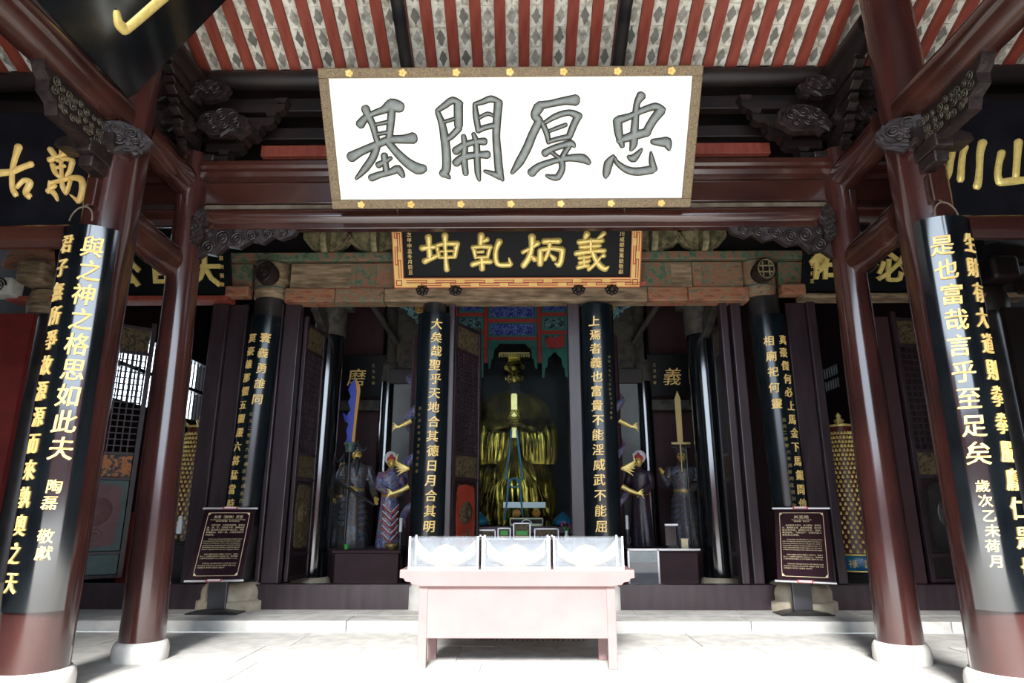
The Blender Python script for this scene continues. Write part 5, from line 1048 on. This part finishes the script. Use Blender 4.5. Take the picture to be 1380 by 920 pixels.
# ================================================================== OFFERING TABLE IN FRONT
TX = .05; TY0, TY1 = 7.10, 7.62
t = thing('offering_table', (TX, 7.35, 0), 'washed-out pink-red offering table standing in front of the steps', 'table')
m = MB(); P = [(-1.19, .93), (1.19, .93), (1.19, .855), (1.15, .85), (1.13, .82), (1.08, .815), (1.06, .79), (1.0, .785), (.98, .775), (-.98, .775), (-1.0, .785), (-1.06, .79), (-1.08, .815), (-1.13, .82), (-1.15, .85), (-1.19, .855)]
m.prism(P, (TX, 7.04, 0), XU, ZU, YU, .05); bevel(build('front_apron', m, 'plwood', t), .006)
m = MB(); m.prism(P, (TX, 7.62, 0), XU, ZU, YU, .05); bevel(build('rear_apron', m, 'plwood', t), .006)
bevel(build('table_top', MB().box((TX - 1.19, 7.05, .90), (TX + 1.19, 7.67, .935)), 'plwood', t), .008)
bevel(build('front_panel', MB().box((TX - .99, 7.10, .28), (TX + .99, 7.13, .775)), 'plwood', t), .004)
bevel(build('rear_panel', MB().box((TX - .95, 7.60, .28), (TX + .95, 7.63, .775)), 'plwood', t), .004)
for q in (-1, 1): bevel(build('side_panel', MB().box((TX + q * .97 - .015, 7.13, .28), (TX + q * .97 + .015, 7.60, .80)), 'plwood', t), .004)
for q in (-1, 1):
    a = TX + q * .95; bevel(build('leg', MB().box((a - .045, 7.09, 0), (a + .045, 7.17, .9)), 'plwood', t), .006)
    a = TX + q * .90; bevel(build('leg', MB().box((a - .045, 7.52, 0), (a + .045, 7.60, .9)), 'plwood', t), .006)
def case(label, x0, x1, ids):
    t = thing('acrylic_case', ((x0 + x1) / 2, 7.35, .935), label, 'display case'); zt = 1.245; y0, y1 = 7.12, 7.56
    build('front_pane', MB().box((x0, y0, .94), (x1, y0 + .006, zt)), 'acryl', t); build('back_pane', MB().box((x0, y1 - .006, .94), (x1, y1, zt)), 'acryl', t)
    for x in (x0, x1 - .006): build('side_pane', MB().box((x, y0, .94), (x + .006, y1, zt)), 'acryl', t)
    for x in (x0, x1 - .018):
        for y in (y0 - .004, y1 - .014): build('corner_strip', MB().box((x, y, .935), (x + .018, y + .018, zt + .012)), 'whitep', t)
    build('base_strip', MB().box((x0, y0 - .006, .935), (x1, y0 + .012, .955)), 'whitep', t)
for lab, x0, x1 in (('left', -1.07, -.345), ('middle', -.315, .395), ('right', .425, 1.15)):
    case('dusty clear acrylic case, the %s one of three on the pink-red table' % lab, x0, x1, 0)
    cx = (x0 + x1) / 2; t = thing('gold_ingot', (cx, 7.34, .945), 'pale gold boat-shaped ingot inside the %s acrylic case' % lab, 'ingot')
    m = MB(); rings = []
    for k in range(17):
        a = -1 + k / 8; wd = .15 * math.sqrt(max(.02, 1 - (abs(a)) ** 2.2)); hh = .10 + .08 * abs(a) ** 1.8; bz = .945 + .11 * abs(a) ** 2.4
        rings.append([Vector((cx + a * .31, 7.34 + wd * math.cos(th), bz + (hh * .9) * (.5 + .5 * math.sin(th)) * (1 if True else 0))) for th in [2 * math.pi * j / 16 for j in range(16)]])
    m.loft(rings); build('hull', m, 'ingot', t)
    build('dome', MB().ball((cx, 7.34, 1.03), .15, sx=1.05, sy=.8, sz=.9, seg=20, n=12), 'ingot', t)
t = thing('toothed_strip', (.2, 8.6, 0), 'low dark comb-like metal strip on the floor behind the offering table', 'grille')
build('bar', MB().box((-.46, 8.58, .03), (.86, 8.60, .045)), 'blackpost', t)
for k in range(22):
    x = -.45 + k * .0615; build('tooth', MB().box((x, 8.575, 0), (x + .012, 8.60, .07)), 'blackpost', t)
# ================================================================== INFORMATION STANDS
def info(label, foot, cx, cy, yaw, lines, ang_lean=.47):
    t = thing('information_stand', (foot[0], foot[1], .14), label, 'sign')
    fx, fy = foot
    m = MB(); m.box((fx - .36, fy - .17, .14), (fx + .36, fy + .17, .155)); build('foot_plate', m, 'blackpost', t)
    m = MB(); m.prism([(-.36, .155), (.36, .155), (.12, .20), (-.12, .20)], (fx, fy - .14, 0), XU, ZU, YU, .28); build('foot_wedge', m, 'blackpost', t)
    bevel(build('post', MB().box((fx - .13, fy - .03, .16), (fx + .13, fy + .03, .95)), 'steel', t), .01)
    u = Vector((math.cos(yaw), math.sin(yaw), 0)); bk = Vector((-math.sin(yaw), math.cos(yaw), 0)); v = (ZU * .97 + bk * ang_lean).normalized(); w = u.cross(v).normalized()
    o = Vector((cx, cy, .60)); Hh = 1.06; hw = .35; F = frame_fn(o, u, v, w)
    bevel(build('sign_panel', MB().obox(o, u, v, w, (-hw, 0, -.03), (hw, Hh, 0)), 'maroon', t), .006)
    for yy in (.0, Hh):
        build('clamp_rail', MB().tube([F(-hw - .03, yy, .0), F(hw + .03, yy, .0)], .016, 8), 'metalw', t)
        build('maker_label', MB().obox(o, u, v, w, (-.10, yy - .018, .012), (.10, yy + .018, .022)), 'redlab', t); build('maker_label_field', MB().obox(o, u, v, w, (-.08, yy - .012, .020), (.08, yy + .012, .025)), 'whitep', t)
    m = MB(); bw = .006; a, b, c, d = -.285, .285, .07, .99; k = .04
    for p, q in (((a + k, c), (b - k, c)), ((a + k, d), (b - k, d)), ((a, c + k), (a, d - k)), ((b, c + k), (b, d - k))):
        m.obox(o, u, v, w, (min(p[0], q[0]) - bw / 2, min(p[1], q[1]) - bw / 2, 0), (max(p[0], q[0]) + bw / 2, max(p[1], q[1]) + bw / 2, .003))
    for sx in (-1, 1):
        for (yy, sy) in ((c, 1), (d, -1)):
            X0 = sx * .285; m.prism([(X0, yy), (X0, yy + sy * k), (X0 - sx * .012, yy + sy * k * .9), (X0 - sx * .03, yy + sy * .016), (X0 - sx * k, yy)], o, u, v, w, .003)
    build('gilt_border', m, 'cream', t)
    for (txt, x, y, s, wd) in lines:
        mb = MB(); line(mb, txt, x, y, s, lambda a, b, c: F(a, b, .004), width=wd); build('text_line', mb, 'cream', t)
    return t
LA = [('关帝（财神）灵签', -.20, .905, .052, .40), ('Oracle of Guandi as the God of Wealth', -.24, .875, .024, .48), ('関帝霊籤  관제영첨', -.16, .852, .020, .32)]
pz = ['关帝圣君，又称财神灵签。关帝以', '忠、孝、节、义闻名于世，被尊为武', '神，民间奉为武财神护佑众生，求财', '求福者众。灵签一百，凡有所求皆可', '问吉凶。']
for k, s_ in enumerate(pz): LA.append((s_, -.26 + (.05 if k == 0 else 0), .79 - .036 * k, .028, (.46 if k == 0 else .51) if k < 4 else .12))
en = ['Also known as Oracle of the God of Wealth, Guandi', 'was respected as Martial God of Wealth for his loyalty,', 'heroism and faithfulness. He is widely worshiped as a', 'guardian deity by businessmen who want to be rich and', 'fine families while some temples to seek the word of', 'Guandi. A good fortune slip may bring good chance.']
for k, s_ in enumerate(en): LA.append((s_, -.26 + (.06 if k == 0 else 0), .585 - .030 * k, .022, (.45 if k == 0 else .50)))
jp = ['関帝の霊籤は財神の霊籤とも呼ばれ、忠義の', '神として民間で武財神とあがめられ、商売繁盛', 'と家内安全を願う人々が参拝に訪れている。']
for k, s_ in enumerate(jp): LA.append((s_, -.26 + (.05 if k == 0 else 0), .365 - .030 * k, .020, .50 if k else .45))
kr = ['관제영첨은 재신영첨이라고도 하며 충의의 신으로', '민간에서 무재신으로 모시며 재물과 복을 비는', '사람들이 찾아와 길흉을 점친다.']
for k, s_ in enumerate(kr): LA.append((s_, -.26 + (.05 if k == 0 else 0), .235 - .030 * k, .020, (.45, .50, .36)[k]))
LB = [('关圣殿', -.10, .905, .052, .20), ('Guansheng Hall', -.13, .875, .024, .26), ('関聖殿  관성전', -.10, .852, .020, .20)]
pz = ['关圣殿建于明代，坐北朝南，面阔五', '间，重檐歇山顶。殿前有抱厦，殿内供', '奉关圣帝君，两侧为关平、周仓，', '雕梁画栋，气势庄严，为清代匠人', '重修后之原貌。']
for k, s_ in enumerate(pz): LB.append((s_, -.26 + (.05 if k == 0 else 0), .79 - .036 * k, .028, (.46 if k == 0 else .51) if k < 4 else .22))
en = ['It was built in the Ming Dynasty, consisting of Main', 'Hall, Worship Hall and Surrounding Hall. The statue of', 'Guansheng, flanked by his sons and generals, stands in', 'the hall with exquisite carvings and gilded plaques. The', 'roof is decorated with ceramic figures. It is the center', 'of faith for merchants who came from far away.']
for k, s_ in enumerate(en): LB.append((s_, -.26 + (.06 if k == 0 else 0), .585 - .030 * k, .022, (.45 if k == 0 else .50)))
for k, s_ in enumerate(jp[:3]): LB.append((s_.replace('霊籤', '聖殿'), -.26 + (.05 if k == 0 else 0), .365 - .030 * k, .020, .50 if k else .45))
for k, s_ in enumerate(kr): LB.append((s_.replace('영첨', '성전'), -.26 + (.05 if k == 0 else 0), .235 - .030 * k, .020, (.45, .50, .36)[k]))
info('wine-red information stand with gilt border on the left, in front of the yellow stone drum', (-4.16, 9.78), -4.06, 9.38, R(9), LA)
info('wine-red information stand with gilt border on the right, its glossy face turned slightly left', (3.98, 9.74), 3.88, 9.32, R(-27), LB)

# ================================================================== GROUPS
GR = {'round_column': 'lacquered round columns', 'round_beam': 'round timber beams of the porch', 'plank_beam': 'flat timber beams of the porch', 'moulded_beam': 'moulded cornice beams', 'couplet_board': 'curved black couplet boards', 'temple_statue': 'standing painted statues', 'acrylic_case': 'acrylic cases on the offering table', 'gold_ingot': 'gold ingots in the acrylic cases', 'lintel_bracket': 'pale brackets on the lintel', 'boss_stud': 'flower bosses under the centre plaque', 'altar_table': 'altar tables inside the hall', 'door_leaf': 'carved door leaves of the hall', 'information_stand': 'wine-red information stands', 'prayer_tower': 'gold prayer towers', 'framed_offering': 'framed offerings on the altar', 'name_plaque': 'black name plaques with gold characters', 'bracket_set': 'dark bracket sets over the bare columns', 'corner_brace': 'openwork braces under the big beams', 'beam_brace': 'curly braces under the centre beam', 'carved_collar': 'cloud collars on the front columns', 'cloud_finial': 'cloud finials on the centre beam', 'dragon_column': 'coiled dragon columns', 'column_head': 'painted column heads', 'fruit': 'orange fruits at the statue base', 'lotus_lamp': 'lotus ornaments at the statue foot', 'candle_holder': 'altar candles', 'dark_rafter': 'dark rafters crossing the ceiling', 'board_hook': 'hooks of the front couplet boards', 'statue_plinth': 'plinths of the statues', 'carved_beam_nose': 'carved beam noses at the hall ends', 'painted_corner_bracket': 'painted corner brackets at the doorway', 'tie_beam': 'rough tie beams inside the hall', 'diagonal_strut': 'diagonal struts inside the hall', 'inner_beam': 'inner cross beams', 'door_head_rail': 'rails under the side plaques', 'frieze_board': 'boards behind the side plaques'}
import re as _re
for o in COL.objects:
    if o.parent is None and 'category' in o.keys():
        g = GR.get(_re.sub(r'\.\d+$', '', o.name))
        if g: o['group'] = g
